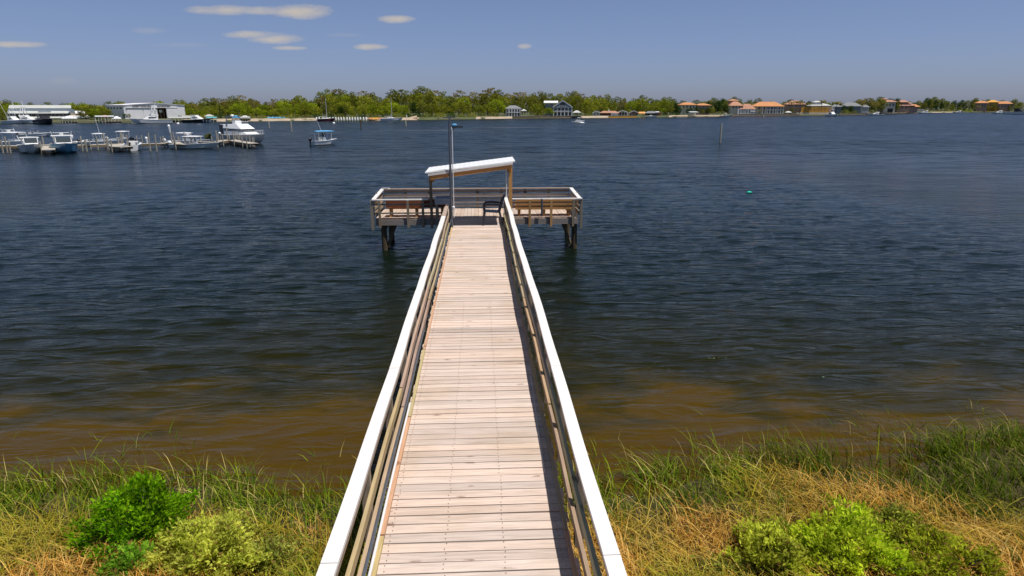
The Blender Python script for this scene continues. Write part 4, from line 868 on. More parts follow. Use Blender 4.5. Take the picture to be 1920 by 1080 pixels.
# blue grey gabled house
s = Site(1056, 11, 'gabled_house', 'three storey blue grey house with a white trimmed gable and rows of white verandah columns', 'house')
s.box('wall', 'greyw', 1038, 1072, 200.6, None, 2, 9); s.box('side_wing', 'greyw', 1022, 1038, 194.8, None, 5, 9); s.gable('roof', 'paleroof', 1036.5, 1073.5, 200.5, 187.6, 0, 11, .1, 'greyw', pk=1055); s.shed('roof', 'roofw', 1019, 1046, 192.5, 188.6, 3.6, 5)
s.wins(1023, 1037, 3, 194.5, 198, .75, 4.98); s.box('verandah_floor', 'whitew', 1037.5, 1073, 208.6, 209.6, .2, 1.8); s.box('verandah_beam', 'whitew', 1037.5, 1073, 200.7, 202, .1, .3)
s.posts('column', 'whitew', 1038, 1072.5, 6, 202, None, .2, .38); s.wins(1039, 1072, 5, 202.8, 208, .62, 1.98, glass='darkglass'); s.wins(1039, 1072, 5, 211.5, 216.5, .6, 1.98, glass='darkglass'); s.posts('baluster', 'whitew', 1038, 1072, 24, 206.8, 208.6, .25, .07); s.box('handrail', 'whitew', 1037.5, 1072.8, 206.4, 206.9, .22, .1)
mb = MB(); c = s.x(1055); zb_ = s.z(197.2); mb.add([(c - 1.55, -.06, zb_)] + [(c + 1.55 * math.cos(a), -.06, zb_ + 1.5 * math.sin(a)) for a in np.linspace(0, PI, 9)], [tuple(range(10))]); mb.build('fan_window', M['darkglass'], s.t)
s.wins(1050, 1060, 3, 198.0, 199.4, .6, -.02, glass='darkglass')
s = Site(1081, -4, 'boathouse', 'open boathouse on dark piles under a pale hip roof, right of the gabled house', 'boathouse'); s.hip('roof', 'paleroof', 1074, 1089, 211, 207, 0, 6, .4, .2); s.posts('post', 'dockp', 1074.5, 1088.5, 4, 211, 223, .2, .25); s.posts('post', 'dockp', 1074.5, 1088.5, 3, 211, 223, 5.5, .25); s.box('platform', 'dockw', 1070, 1090, 217.6, 218.4, .1, 5.6)
# low beach cottages
s = Site(1118, 12, 'cottage', 'small pale green cottage with a gable, first of the low beach cottages from the left'); s.box('wall', 'offw', 1112, 1125, 211, None, .3, 6); s.gable('roof', 'greyroof', 1111.5, 1125.5, 211, 207.6, 0, 6.5, .2, 'offw'); s.wins(1113, 1124, 2, 212, 215, .4, .3)
s = Site(1140, 14, 'cottage', 'long low cottage with rusty red roof and white bay, beside the pale green one'); s.box('wall', 'brickr', 1126, 1159, 211.6, None, 1, 6); s.hip('roof', 'tile2', 1125, 1160, 211.6, 208, .6, 7, .2); s.box('bay', 'whitew', 1146, 1158, 211.8, None, -.5, 1.5); s.wins(1147, 1157, 4, 212.6, 216, .6, -.5); s.box('chimney', 'whitew', 1140, 1143, 205.4, 209, 3, 1)
s = Site(1168, 12, 'porch_cottage', 'cottage with an open white gabled porch facing the water', 'house'); s.box('wall', 'cream', 1160, 1178, 210.5, None, 3, 6); s.gable('roof', 'roofw', 1159, 1177, 210.2, 206.8, 0, 8.5, .2); s.posts('column', 'whitew', 1161, 1176, 4, 210.4, None, .1, .35); s.wins(1162, 1176, 3, 211.6, 215.5, .6, 3, glass='darkglass')
s = Site(1188, 13, 'maroon_cottage', 'dark red cottage with a low gable, right of the white porch', 'house'); s.box('wall', 'brickr', 1181, 1196, 211, None, .3, 6); s.gable('roof', 'tile2', 1180, 1197, 211, 207, 0, 6.5, .2, 'brickr'); s.wins(1183, 1194, 2, 212.3, 215, .4, .3)
s = Site(1204, 6, 'canvas_canopy', 'orange canvas shade on poles beside the dark boat shed', 'shade canopy'); s.shed('canopy', 'orangec', 1198, 1210, 212.5, 209.6, 0, 4); s.posts('pole', 'offw', 1199, 1209, 3, 212, None, .1, .12)
s = Site(1223, 10, 'boat_shed', 'low dark boat shed with a hip roof and a red brown wing', 'shed'); s.box('wall', 'black', 1210, 1232, 212, None, .5, 6); s.hip('roof', 'greyroof', 1208, 1234, 212, 208.4, 0, 7); s.box('wing', 'brickr', 1232, 1240, 211, None, .5, 5); s.shed('canopy', 'whitew', 1229, 1236, 210, 209, -.5, 1)
# half hidden orange roofed house, towered villa, big villa
s = Site(1303, 20, 'orange_roof_house', 'wide house with two orange tiled hip roofs half hidden by trees', 'house'); s.box('wall', 'cream', 1277, 1305, 196.5, None, .5, 9); s.hip('roof', 'tile', 1276, 1306, 196.5, 191.8, 0, 10); s.box('wall', 'pink', 1308, 1332, 197.3, None, 1.5, 8); s.hip('roof', 'tile', 1307, 1333, 197.3, 193.8, 1, 9); s.wins(1279, 1304, 4, 198.5, 202.5, .45, .5); s.wins(1309, 1331, 3, 199, 203, .45, 1.5)
s = Site(1392, 9, 'towered_villa', 'pink tile roofed villa with stepped wings and a square tower at the back', 'villa')
s.box('tower', 'pink', 1371, 1387, 188.5, None, 7, 6); s.hip('roof', 'tile2', 1370, 1388, 188.5, 185.4, 6.8, 6.4, .45); s.box('wall', 'cream', 1371, 1392, 198, None, 1.5, 7); s.hip('roof', 'tile2', 1369, 1393, 198, 190.3, 1, 8)
s.box('wall', 'whitew', 1384, 1414, 204.5, None, .2, 7); s.hip('roof', 'tile2', 1388, 1416, 204.2, 194.5, .4, 7); s.wins(1373, 1390, 3, 199.3, 203, .55, 1.5, glass='darkglass'); s.wins(1386, 1412, 5, 206, 212, .6, .2, glass='darkglass'); s.posts('column', 'whitew', 1384, 1413, 7, 204.5, None, -.3, .35)
s = Site(1441, 9, 'orange_roof_villa', 'large two storey white columned villa under one broad orange tiled hip roof', 'villa')
s.box('wall', 'cream', 1418, 1464, 199.3, None, 2, 9); s.hip('roof', 'tile', 1413, 1469, 199.2, 190.6, .6, 11, .36); s.posts('column', 'whitew', 1431, 1468, 9, 199.3, None, .5, .42); s.box('balcony', 'whitew', 1430, 1469, 205.3, 206.4, .4, 1.6)
s.wins(1420, 1430, 1, 201, 204.5, .4, 2, glass='darkglass'); s.wins(1432, 1464, 5, 200.8, 204.8, .6, 2, glass='darkglass'); s.wins(1432, 1464, 5, 207.3, 212, .6, 2, glass='darkglass')
s = Site(1492, 22, 'pink_villa', 'pinkish villa with a low tiled roof seen behind palms', 'villa'); s.box('wall', 'pink', 1476, 1508, 195.5, None, 1, 8); s.hip('roof', 'tile2', 1475, 1509, 195.5, 188.5, .6, 9); s.wins(1478, 1506, 5, 197, 200.5, .45, 1)
s = Site(1534, 24, 'pale_roof_house', 'house with a pale grey green metal roof rising behind the ochre fence', 'house'); s.box('wall', 'offw', 1520, 1558, 198, None, 1, 8); s.hip('roof', 'paleroof', 1518, 1556, 198, 193.5, .6, 9); s.box('dormer', 'whitew', 1528, 1540, 191.5, 195, 3, 3); s.hip('roof', 'paleroof', 1526, 1542, 191.5, 189, 2.7, 3.6, .45)
s = Site(1532, 8, 'ochre_fence', 'tall bright ochre board fence along the shore between the palms', 'fence'); s.box('panel', 'ochre', 1504, 1559, 200.3, 211, .2, .2); s.posts('post', 'tan', 1504, 1559, 10, 199.9, 211.5, -.04, .18)
s.box('low_wall', 'cream', 1496, 1563, 211.2, None, -.6, .6)
s = Site(1567, 13, 'grey_house', 'narrow grey house end beyond the ochre fence', 'house'); s.box('wall', 'greyw', 1561, 1576, 200, None, .5, 6); s.hip('roof', 'greyroof', 1560, 1577, 200, 196, .2, 7); s.wins(1563, 1575, 2, 202, 205, .4, .5)
s = Site(1621, 10, 'white_house', 'small white two storey house under trees, right of a wide gap', 'house'); s.box('wall', 'whitew', 1616, 1628, 200.5, None, .3, 6); s.hip('roof', 'greyroof', 1615, 1629, 200.5, 196.5, 0, 7); s.wins(1617, 1627, 3, 202.5, 208, .5, .3, glass='darkglass')
s = Site(1597, 20, 'grey_roof_house', 'long grey roofed house behind dark trees', 'house'); s.box('wall', 'greyw', 1580, 1612, 199, None, 1, 8); s.hip('roof', 'greyroof', 1579, 1614, 199, 192, .5, 9); s.wins(1582, 1610, 5, 200.5, 204, .45, 1)
s = Site(1669, 9, 'tan_house', 'tall tan stucco house with white framed windows and a dark garage door', 'house'); s.box('wall', 'cream', 1659, 1677, 191, None, .5, 7); s.hip('roof', 'tile2', 1655, 1679, 191, 187.5, .2, 8); s.box('tower', 'pink', 1652, 1664, 186, None, 6, 5); s.hip('roof', 'tile2', 1651, 1665, 186, 183.5, 5.7, 5.6, .45); s.wins(1660, 1676, 3, 194, 199, .5, .5); s.box('garage_door', 'black', 1665, 1674, 203.5, 211, .44, .05)
s = Site(1696, 11, 'pink_house', 'wide pinkish house with layered tile roofs, right of the tall tan house', 'house'); s.box('wall', 'pink', 1680, 1706, 194, None, .5, 8); s.hip('roof', 'tile2', 1678, 1702, 191.5, 187.8, .8, 7); s.hip('roof', 'tile2', 1679, 1712, 198, 191.5, 0, 9); s.box('wing', 'pink', 1703, 1718, 200, None, 1, 6); s.hip('roof', 'tile', 1702, 1721, 200, 195.5, .6, 7); s.wins(1682, 1702, 3, 199.5, 204, .4, .4, glass='darkglass')
s = Site(1720, 4, 'white_fence', 'long white picket fence at the water edge before the green stretch', 'fence'); s.posts('post', 'whitew', 1711, 1731, 11, 204.5, None, 0, .3); s.box('rail', 'whitew', 1710, 1731, 205.0, 205.8, .3, .1); s.box('rail', 'whitew', 1710, 1731, 207.4, 208.0, .3, .1)
s = Site(1840, 10, 'red_villa', 'red orange villa left of the two far right villas', 'villa'); s.box('wall', 'pink', 1832, 1848, 193, None, .5, 8); s.hip('roof', 'tile', 1830, 1850, 193, 189, 0, 9); s.wins(1834, 1847, 3, 195, 200, .45, .5)
s = Site(1859, 13, 'yellow_villa', 'yellow roofed villa, tallest of the far right villas', 'villa'); s.box('wall', 'ochre', 1852, 1867, 191.5, None, .5, 8); s.hip('roof', 'ochre', 1851, 1869, 191.5, 187.5, 0, 9, .45); s.wins(1854, 1866, 3, 194, 199, .45, .5)
s = Site(1880, 10, 'salmon_villa', 'salmon villa with wide tiled roof at the far right of the shore', 'villa'); s.box('wall', 'pink', 1869, 1892, 194.5, None, .5, 8); s.hip('roof', 'tile', 1867, 1894, 194.5, 190, 0, 9); s.wins(1871, 1890, 4, 196.5, 201, .45, .5)
# sea walls
for (a, b, lab) in ((962, 1002, 'brown timber bulkhead below the small pale house'), (1002, 1090, 'weathered timber bulkhead below the gabled house'), (1142, 1195, 'ochre bulkhead bank below the beach cottages'), (1370, 1500, 'low sea wall below the villas'), (1575, 1712, 'rough sea wall below the tan houses')):
    mid = (a + b) / 2; rr = shr(mid); t = thing('bulkhead', lab, 'sea wall', tuple(H(mid, rr)), az(mid)); sc = mpp(mid, rr); base = t.location; inv = Matrix.Rotation(-az(mid), 4, 'Z')
    mb = MB(); n_ = max(2, int((b - a) / 8)); pl = [inv @ (H(a + (b - a) * k / n_, shr(a + (b - a) * k / n_) - .6) - base) for k in range(n_ + 1)]
    for p, q in zip(pl[:-1], pl[1:]): mb.bar(p + Vector((0, 0, .25)), q + Vector((0, 0, .25)), .25, 1.7)
    mb.build('wall', M['ochre' if 'ochre' in lab else 'bulkhead'], t); mb = MB()
    for p, q in zip(pl[:-1], pl[1:]): mb.bar(p + Vector((0, 0, 1.17)), q + Vector((0, 0, 1.17)), .5, .12)
    mb.build('cap', M['dockw'], t)

# ------------------------------------------------------------------ docks and boats
def dock(label, pts, w=1.6, z=.62, step=2.6, ph=1.5, name='dock', mat='dockw', seed=1, side=(1, -1), group=None, pr=.08, cat='dock', pile='dockp'):
    """a boarded walk on piles that follows ground points"""
    r = random.Random(seed); o0 = Vector((pts[0].x, pts[0].y, 0)); t = thing(name, label, cat, o0, 0, group); mb = MB()
    P = [Vector((p.x, p.y, 0)) - o0 for p in pts]
    for a, b in zip(P[:-1], P[1:]):
        d = (b - a).normalized(); n = Vector((d.y, -d.x, 0)); L_ = (b - a).length
        mb.bar(a + Vector((0, 0, z - .03)) - d * .3, b + Vector((0, 0, z - .03)) + d * .3, w, .06)
    mb.build('deck', M[mat], t); mb = MB()
    for a, b in zip(P[:-1], P[1:]):
        d = (b - a).normalized(); n = Vector((d.y, -d.x, 0))
        for s_ in (-1, 1): mb.bar(a + n * s_ * (w / 2 - .05) + Vector((0, 0, z - .19)), b + n * s_ * (w / 2 - .05) + Vector((0, 0, z - .19)), .08, .24)
    mb.build('stringer', M['bulkhead'], t)
    for a, b in zip(P[:-1], P[1:]):
        d = (b - a).normalized(); n = Vector((d.y, -d.x, 0)); L_ = (b - a).length; k = int(L_ / step) + 1
        for i in range(k):
            for s_ in side:
                if r.random() < .38: continue
                p = a + d * (i * L_ / max(1, k - 1) if k > 1 else 0) + n * s_ * (w / 2 + pr); hh = z + ph * r.uniform(.35, .85); mb = MB(); mb.tube([(p.x, p.y, -1.2), (p.x + r.uniform(-.05, .05), p.y, hh)], [pr, pr * .9], 7); mb.build('piling', M[pile], t, smooth=True)
    return t
def hullmesh(L_, B, Fb, bowrise=.35, keel=.3, n=12, transom=.9):
    mb = MB(); S = []
    for i in range(n + 1):
        t = i / n; x = -L_ / 2 + L_ * t; b = B / 2 * (transom + (1 - transom) * min(1, t / .35)) * (1 - max(0, (t - .45) / .55) ** 2.4); b = max(b, .03)
        zs = Fb * (1 + bowrise * t ** 2.2); zc = .10 + .5 * Fb * max(0, (t - .5) / .5) ** 2; zk = -keel + (keel + .3 * Fb) * max(0, (t - .7) / .3) ** 2; xo = .14 * L_ * 0 + (.10 * L_ * max(0, (t - .8) / .2))
        S.append([(x + xo, b, zs), (x + xo * .5, b * .86, zc), (x, 0, zk), (x + xo * .5, -b * .86, zc), (x + xo, -b, zs)])
    vs = [p for r_ in S for p in r_]; fs = [(i * 5 + k, (i + 1) * 5 + k, (i + 1) * 5 + k + 1, i * 5 + k + 1) for i in range(n) for k in range(4)]; fs.append((0, 1, 2, 3, 4)); fs.append(tuple(n * 5 + k for k in (4, 3, 2, 1, 0)))
    mb.add(vs, fs); dk = MB(); ins = .16; cut = int(n * .62); vs = []; fs = []
    for i in range(n + 1):
        r_ = S[i]; by = max(r_[0][1] - ins, .015); z = r_[0][2]; zf = .32 * Fb + .12 if 0 < i < cut else z - .02
        vs += [(r_[0][0], r_[0][1] + .03, z), (r_[0][0], by, z + .02), (r_[0][0], by, zf), (r_[0][0], -by, zf), (r_[0][0], -by, z + .02), (r_[0][0], -r_[0][1] - .03, z), ]
    for i in range(n):
        for k in range(5): fs.append((i * 6 + k, (i + 1) * 6 + k, (i + 1) * 6 + k + 1, i * 6 + k + 1))
    dk.add(vs, fs); return mb, dk, S
def motor(par, x, y, z, tilt=0, mat='black', s_=1.0):
    mb = MB(); mb.ball((0, 0, .28 * s_), .26 * s_, 8, 6, (1.15, .75, 1.0)); mb.box(-.12 * s_, .06 * s_, -.07 * s_, .07 * s_, -.75 * s_, .15 * s_); mb.box(-.30 * s_, .08 * s_, -.03, .03, -.95 * s_, -.72 * s_)
    o = mb.build('outboard_motor', M[mat], par, smooth=True); o.location = (x, y, z); o.rotation_euler = (0, tilt, 0); return o
def rounded_top(x0, x1, w, z, th=.10):
    mb = MB(); n = 6; vs = []; fs = []
    for i in range(n + 1):
        t = i / n; x = x0 + (x1 - x0) * t; ww = w / 2 * (1 - .28 * abs(2 * t - 1) ** 4); cr = .07 * (1 - (2 * t - 1) ** 2)
        vs += [(x, -ww, z), (x, -ww * .94, z + th * .7 + cr * .5), (x, 0, z + th + cr), (x, ww * .94, z + th * .7 + cr * .5), (x, ww, z), (x, 0, z - .01)]
    for i in range(n):
        for k in range(6): fs.append((i * 6 + k, (i + 1) * 6 + k, (i + 1) * 6 + (k + 1) % 6, i * 6 + (k + 1) % 6))
    fs += [tuple(range(6)), tuple(n * 6 + k for k in (5, 4, 3, 2, 1, 0))]; mb.add(vs, fs); return mb
def boat(label, loc, head, L_=7, B=2.5, Fb=.85, hull='white', top='white', topz=2.15, kind='console', nm=1, mmat='black', arms=True, group='boats moored at the marina docks', cat='boat', name='motor_boat', topx=(-.22, .12), antenna=0, tilt=0):
    t = thing(name, label, cat, (loc.x, loc.y, 0), head, group); t.scale = (.9, .9, .74) if group else (1, 1, 1); mb, dk, S = hullmesh(L_, B, Fb)
    mb.build('hull', M[hull], t, smooth=True); dk.build('deck', M['white'], t)
    x0, x1 = L_ * topx[0], L_ * topx[1]; zf = .32 * Fb + .12
    if kind in ('console', 'cabin'):
        cw = B * (.34 if kind == 'console' else .62); cx0, cx1 = L_ * (-.08 if kind == 'console' else -.10), L_ * (.09 if kind == 'console' else .24); ch_ = Fb + (.55 if kind == 'console' else .5)
        m_ = MB(); m_.hexa([(cx0, -cw / 2, zf), (cx1 + .25, -cw / 2 * .9, zf), (cx1 + .25, cw / 2 * .9, zf), (cx0, cw / 2, zf)], [(cx0 + .05, -cw / 2, ch_), (cx1 - .1, -cw / 2 * .85, ch_ - .1), (cx1 - .1, cw / 2 * .85, ch_ - .1), (cx0 + .05, cw / 2, ch_)]); m_.build('console', M['white'], t, bevel=.03)
        ws = .80 if kind == 'console' else .95; m_ = MB(); a_, b_ = cx1 - .25, cx1 - .45
        m_.hexa([(a_, -cw / 2 * .84, ch_ - .08), (a_ + .04, -cw / 2 * .84, ch_ - .08), (a_ + .04, cw / 2 * .84, ch_ - .08), (a_, cw / 2 * .84, ch_ - .08)], [(b_, -cw / 2 * .84, ch_ + ws * .7), (b_ + .04, -cw / 2 * .84, ch_ + ws * .7), (b_ + .04, cw / 2 * .84, ch_ + ws * .7), (b_, cw / 2 * .84, ch_ + ws * .7)]); m_.build('windshield', M['dimglass'], t)
        for sy in (-1, 1): m_ = MB(); m_.bar((a_ + .02, sy * cw * .43, ch_ - .08), (b_ + .02, sy * cw * .43, ch_ + ws * .72), .06); m_.build('windshield_frame', M['white'], t)
        m_ = MB(); m_.hexa([(-L_ * .17, -B * .2, zf), (-L_ * .12, -B * .2, zf), (-L_ * .12, B * .2, zf), (-L_ * .17, B * .2, zf)], [(-L_ * .18, -B * .2, zf + .85), (-L_ * .13, -B * .2, zf + .85), (-L_ * .13, B * .2, zf + .85), (-L_ * .18, B * .2, zf + .85)]); m_.build('helm_seat', M['offw'], t)
    if top:
        tw = B * .80; rounded_top(x0, x1, tw, topz).build('hardtop', M[top], t, smooth=True)
        for sx in (.12, .85):
            for sy in (-1, 1): xx = x0 + (x1 - x0) * sx; m_ = MB(); m_.tube([(xx * .9, sy * B * .27, zf), (xx, sy * tw * .40, topz)], .035, 6); m_.build('top_support', M['pvc'], t)
        if arms:
            m_ = MB(); m_.box(x0 * .6 - .25, x0 * .6 + .25, -.35 * tw, .35 * tw, topz + .45, topz + .50); m_.box(x0 * .6 - .12, x0 * .6 + .12, -.22, .22, topz + .1, topz + .448); m_.build('radar', M['white'], t)
            for sy in (-1, 1): m_ = MB(); m_.tube([(x0 * .5, sy * tw * .40, topz), (x0 * .7, sy * tw * .46, topz + .7)], .022, 5); m_.build('outrigger', M['pvc'], t)
    if antenna: m_ = MB(); m_.tube([(0, .3, topz), (-.35, -.25 * 0 + .6, topz + antenna)], .02, 5); m_.build('antenna', M['pvc'], t)
    for i in range(nm): motor(t, -L_ / 2 - .28, (i - (nm - 1) / 2) * .62, Fb * .95 + (.0 if not tilt else .1), tilt, mmat)
    return t
def W(px, py): return G(px, py, 0)
def face(px, off=0): return az(px) - PI / 2 + off      # heading with the bow towards the viewer
# boats at the near marina docks
boat('white boat with a wide hardtop and radar, bow to the right, leftmost at the dock', W(34, 278), face(34, .62), 6.8, 2.5, 1.15, 'white', topz=2.75, topx=(-.32, .2), kind='cabin', nm=1)
boat('pale grey hulled boat with white hardtop and framed windshield, bow towards the viewer', W(60, 286), face(60, .10), 6.2, 2.75, 1.15, 'greyhull', topz=2.35, kind='cabin', arms=False, nm=2, mmat='white')
boat('blue hulled boat with white hardtop and radar, bow towards the viewer', W(122, 286), face(122, .06), 6.2, 3.2, 1.25, 'bluehull', topz=2.65, kind='cabin', nm=2, mmat='white')
boat('small white boat with dark canvas behind the leftmost hardtop boats', W(67, 256), face(67, 1.9), 5.8, 2.0, .7, 'white', top='navy', topz=1.8, arms=False, nm=1)
boat('white T-top boat with a long raked antenna, half hidden behind the dock', W(189, 272), face(189, 1.25), 5.6, 2.0, .7, 'white', topz=2.15, arms=False, antenna=3.0, topx=(-.16, .14))
boat('white T-top boat behind the short finger pier, left of the stern-on boat', W(233, 268), face(233, .9), 5.8, 2.1, .75, 'white', topz=2.3, arms=False, topx=(-.16, .16), mmat='white')
boat('white boat with black bimini and big black outboard, stern on', W(250, 281), face(250, PI - .12), 5.2, 2.3, 1.0, 'white', top='black', topz=1.75, arms=False, topx=(-.05, .3))
boat('white T-top boat, left of the pair at the middle dock', W(350, 272), face(350, 1.2), 6.2, 2.1, .8, 'white', topz=2.3, arms=False, topx=(-.2, .16), mmat='white')
boat('pale grey boat with white hardtop, right of the pair, bow to the right', W(364, 278.5), face(362, 1.12), 6.4, 2.2, .8, 'greyhull', topz=2.1, topx=(-.2, .2), mmat='white')
# motor yacht
def yacht(label, loc, head):
    t = thing('motor_yacht', label, 'yacht', (loc.x, loc.y, 0), head); t.scale = (1, 1, .88); L_, B, Fb = 11.5, 3.7, 1.35
    mb, dk, S = hullmesh(L_, B, Fb, .28, .3, 14); mb.build('hull', M['offw'], t, smooth=True); dk.build('deck', M['white'], t)
    m_ = MB(); m_.hexa([(-4.2, -1.5, .6), (3.9, -.95, 1.45), (3.9, .95, 1.45), (-4.2, 1.5, .6)], [(-4.0, -1.35, 2.05), (2.2, -1.0, 1.95), (2.2, 1.0, 1.95), (-4.0, 1.35, 2.05)]); m_.build('trunk_cabin', M['white'], t, bevel=.06)
    m_ = MB(); m_.hexa([(-4.0, -1.30, 2.053), (2.0, -1.0, 1.955), (2.0, 1.0, 1.955), (-4.0, 1.30, 2.053)], [(-3.9, -1.25, 2.45), (1.5, -.98, 2.40), (1.5, .98, 2.40), (-3.9, 1.25, 2.45)]); m_.build('window_band', M['darkglass'], t)
    m_ = MB(); m_.hexa([(-4.2, -1.42, 2.453), (1.8, -1.1, 2.403), (1.8, 1.1, 2.403), (-4.2, 1.42, 2.453)], [(-4.2, -1.2, 3.05), (-.2, -.9, 3.25), (-.2, .9, 3.25), (-4.2, 1.2, 3.05)]); m_.build('flybridge', M['white'], t, bevel=.05)
    m_ = MB(); m_.box(-2.6, -1.5, -.5, .5, 3.05, 3.75); m_.build('helm_console', M['white'], t, bevel=.05)
    m_ = MB(); m_.tube([(-2.9, -1.2, 3.0), (-3.4, -1.0, 4.4), (-3.4, 1.0, 4.4), (-2.9, 1.2, 3.0)], .09, 6); m_.build('radar_arch', M['navy'], t, smooth=True)
    m_ = MB(); m_.ball((-3.4, 0, 4.62), .3, 8, 6, (1, 1, .6)); m_.build('radar_dome', M['white'], t, smooth=True)
    m_ = MB()
    for k in range(7): x = -.3 - .0 * k; m_.tube([(-.3 + k * .0, -.9 + k * .3, 3.2), (-.1, -.9 + k * .3, 3.6)], .018, 4)
    m_.tube([(-.1, -.95, 3.6), (-.1, .95, 3.6)], .025, 5); m_.build('flybridge_rail', M['pvc'], t)
    m_ = MB(); pr_ = []
    for r_ in S[7:]: x, y, z = r_[0]; pr_.append((x - .1, max(y - .12, 0), z + .62)); m_.tube([(x, max(y - .1, 0), z), pr_[-1]], .018, 4); m_.tube([(x, -max(y - .1, 0), z), (x - .1, -pr_[-1][1], z + .62)], .018, 4)
    m_.tube(pr_ + [(p[0], -p[1], p[2]) for p in pr_[::-1]], .022, 5); m_.build('bow_rail', M['pvc'], t)
    m_ = MB(); m_.box(-5.6, -4.25, -1.35, 1.35, 3.0, 3.08); m_.build('aft_canopy', M['offw'], t)
    for sy in (-1, 1): m_ = MB(); m_.box(-5.55, -4.25, sy * 1.35 - .02, sy * 1.35 + .02, 1.3, 2.997); m_.build('aft_curtain', M['black'], t)
    return t
yacht('big white motor yacht with dark window band and flybridge, moored at the right dock end', W(459, 268), face(459, .42))
# pontoon of friends: boat under the blue canopy with two people aboard
lp = W(607, 271.5); hd = face(607, 2.2) 
bb = boat('small white boat with bright blue canopy and black outboard, adrift in open water', lp, hd, 3.9, 1.75, .6, 'white', top='bluec', topz=1.9, arms=False, topx=(-.38, .40), group=None, antenna=1.4)
del_ = [o for o in bpy.data.objects if o.parent == bb and o.name.startswith('helm_seat')]
def person(label, parentless_loc, rz, z, shirt, sit=True):
    t = thing('person', label, 'person', (parentless_loc.x, parentless_loc.y, z), rz)
    V = [(0, 0, .0), (0, .0, .28), (0, .02, .50), (0, .03, .60), (.17, .02, .50), (.20, .10, .28), (.16, .28, .22), (-.17, .02, .50), (-.20, .10, .28), (-.16, .28, .22), (.10, .08, -.02), (.11, .42, .02), (.11, .46, -.38), (-.10, .08, -.02), (-.11, .42, .02), (-.11, .46, -.38), (.11, .58, -.40), (-.11, .58, -.40)]
    E = [(0, 1), (1, 2), (2, 3), (2, 4), (4, 5), (5, 6), (2, 7), (7, 8), (8, 9), (0, 10), (10, 11), (11, 12), (0, 13), (13, 14), (14, 15), (12, 16), (15, 17)]
    rad = [.14, .13, .13, .055, .06, .045, .035, .06, .045, .035, .085, .07, .05, .085, .07, .05, .035, .035]
    me = bpy.data.meshes.new('body'); me.from_pydata(V, E, []); o = bpy.data.objects.new('body', me); C.objects.link(o)
    md = o.modifiers.new('skin', 'SKIN'); sv = me.skin_vertices[0].data
    for i, r_ in enumerate(rad): sv[i].radius = (r_, r_)
    sv[0].use_root = True; o.modifiers.new('sub', 'SUBSURF').levels = 1; dg = bpy.context.evaluated_depsgraph_get(); nm_ = bpy.data.meshes.new_from_object(o.evaluated_get(dg)); bpy.data.objects.remove(o)
    nm_.materials.clear(); nm_.materials.append(M[shirt]); bo = bpy.data.objects.new('body', nm_); C.objects.link(bo); bo.parent = t
    m_ = MB(); m_.ball((0, .05, .74), .105, 10, 8, (.85, 1, 1.2)); m_.ball((0, .155, .73), .02, 5, 4); m_.build('head', M['skin'], t, smooth=True)
    m_ = MB(); m_.ball((0, .035, .78), .112, 10, 8, (.9, 1, .95)); m_.build('hair', M['black'], t, smooth=True)
    return t
dv = Vector((math.cos(hd), math.sin(hd), 0)); nv = Vector((-dv.y, dv.x, 0))
person('seated person in a dark shirt under the left half of the blue canopy', lp - dv * .45 + nv * .25, hd - PI / 2, .72, 'cloth_d')
person('seated person in a blue shirt under the right half of the blue canopy', lp + dv * .42 + nv * .2, hd - PI / 2, .72, 'cloth_b')
# little white boat off the boathouse
lp = W(1084, 231.3); boat('tiny white open boat adrift in front of the boathouse', lp, face(1084, 2.2), 4.6, 1.9, .7, 'white', top='offw', topz=1.9, arms=False, topx=(-.05, .12), nm=0, group=None)
t = thing('float', 'white mooring float just right of the tiny drifting boat', 'buoy', W(1091.5, 231.5)); m_ = MB(); m_.lathe([(.15, -.3), (.8, -.1), (.9, .25), (.5, .5)], 12); m_.build('shell', M['white'], t, smooth=True)
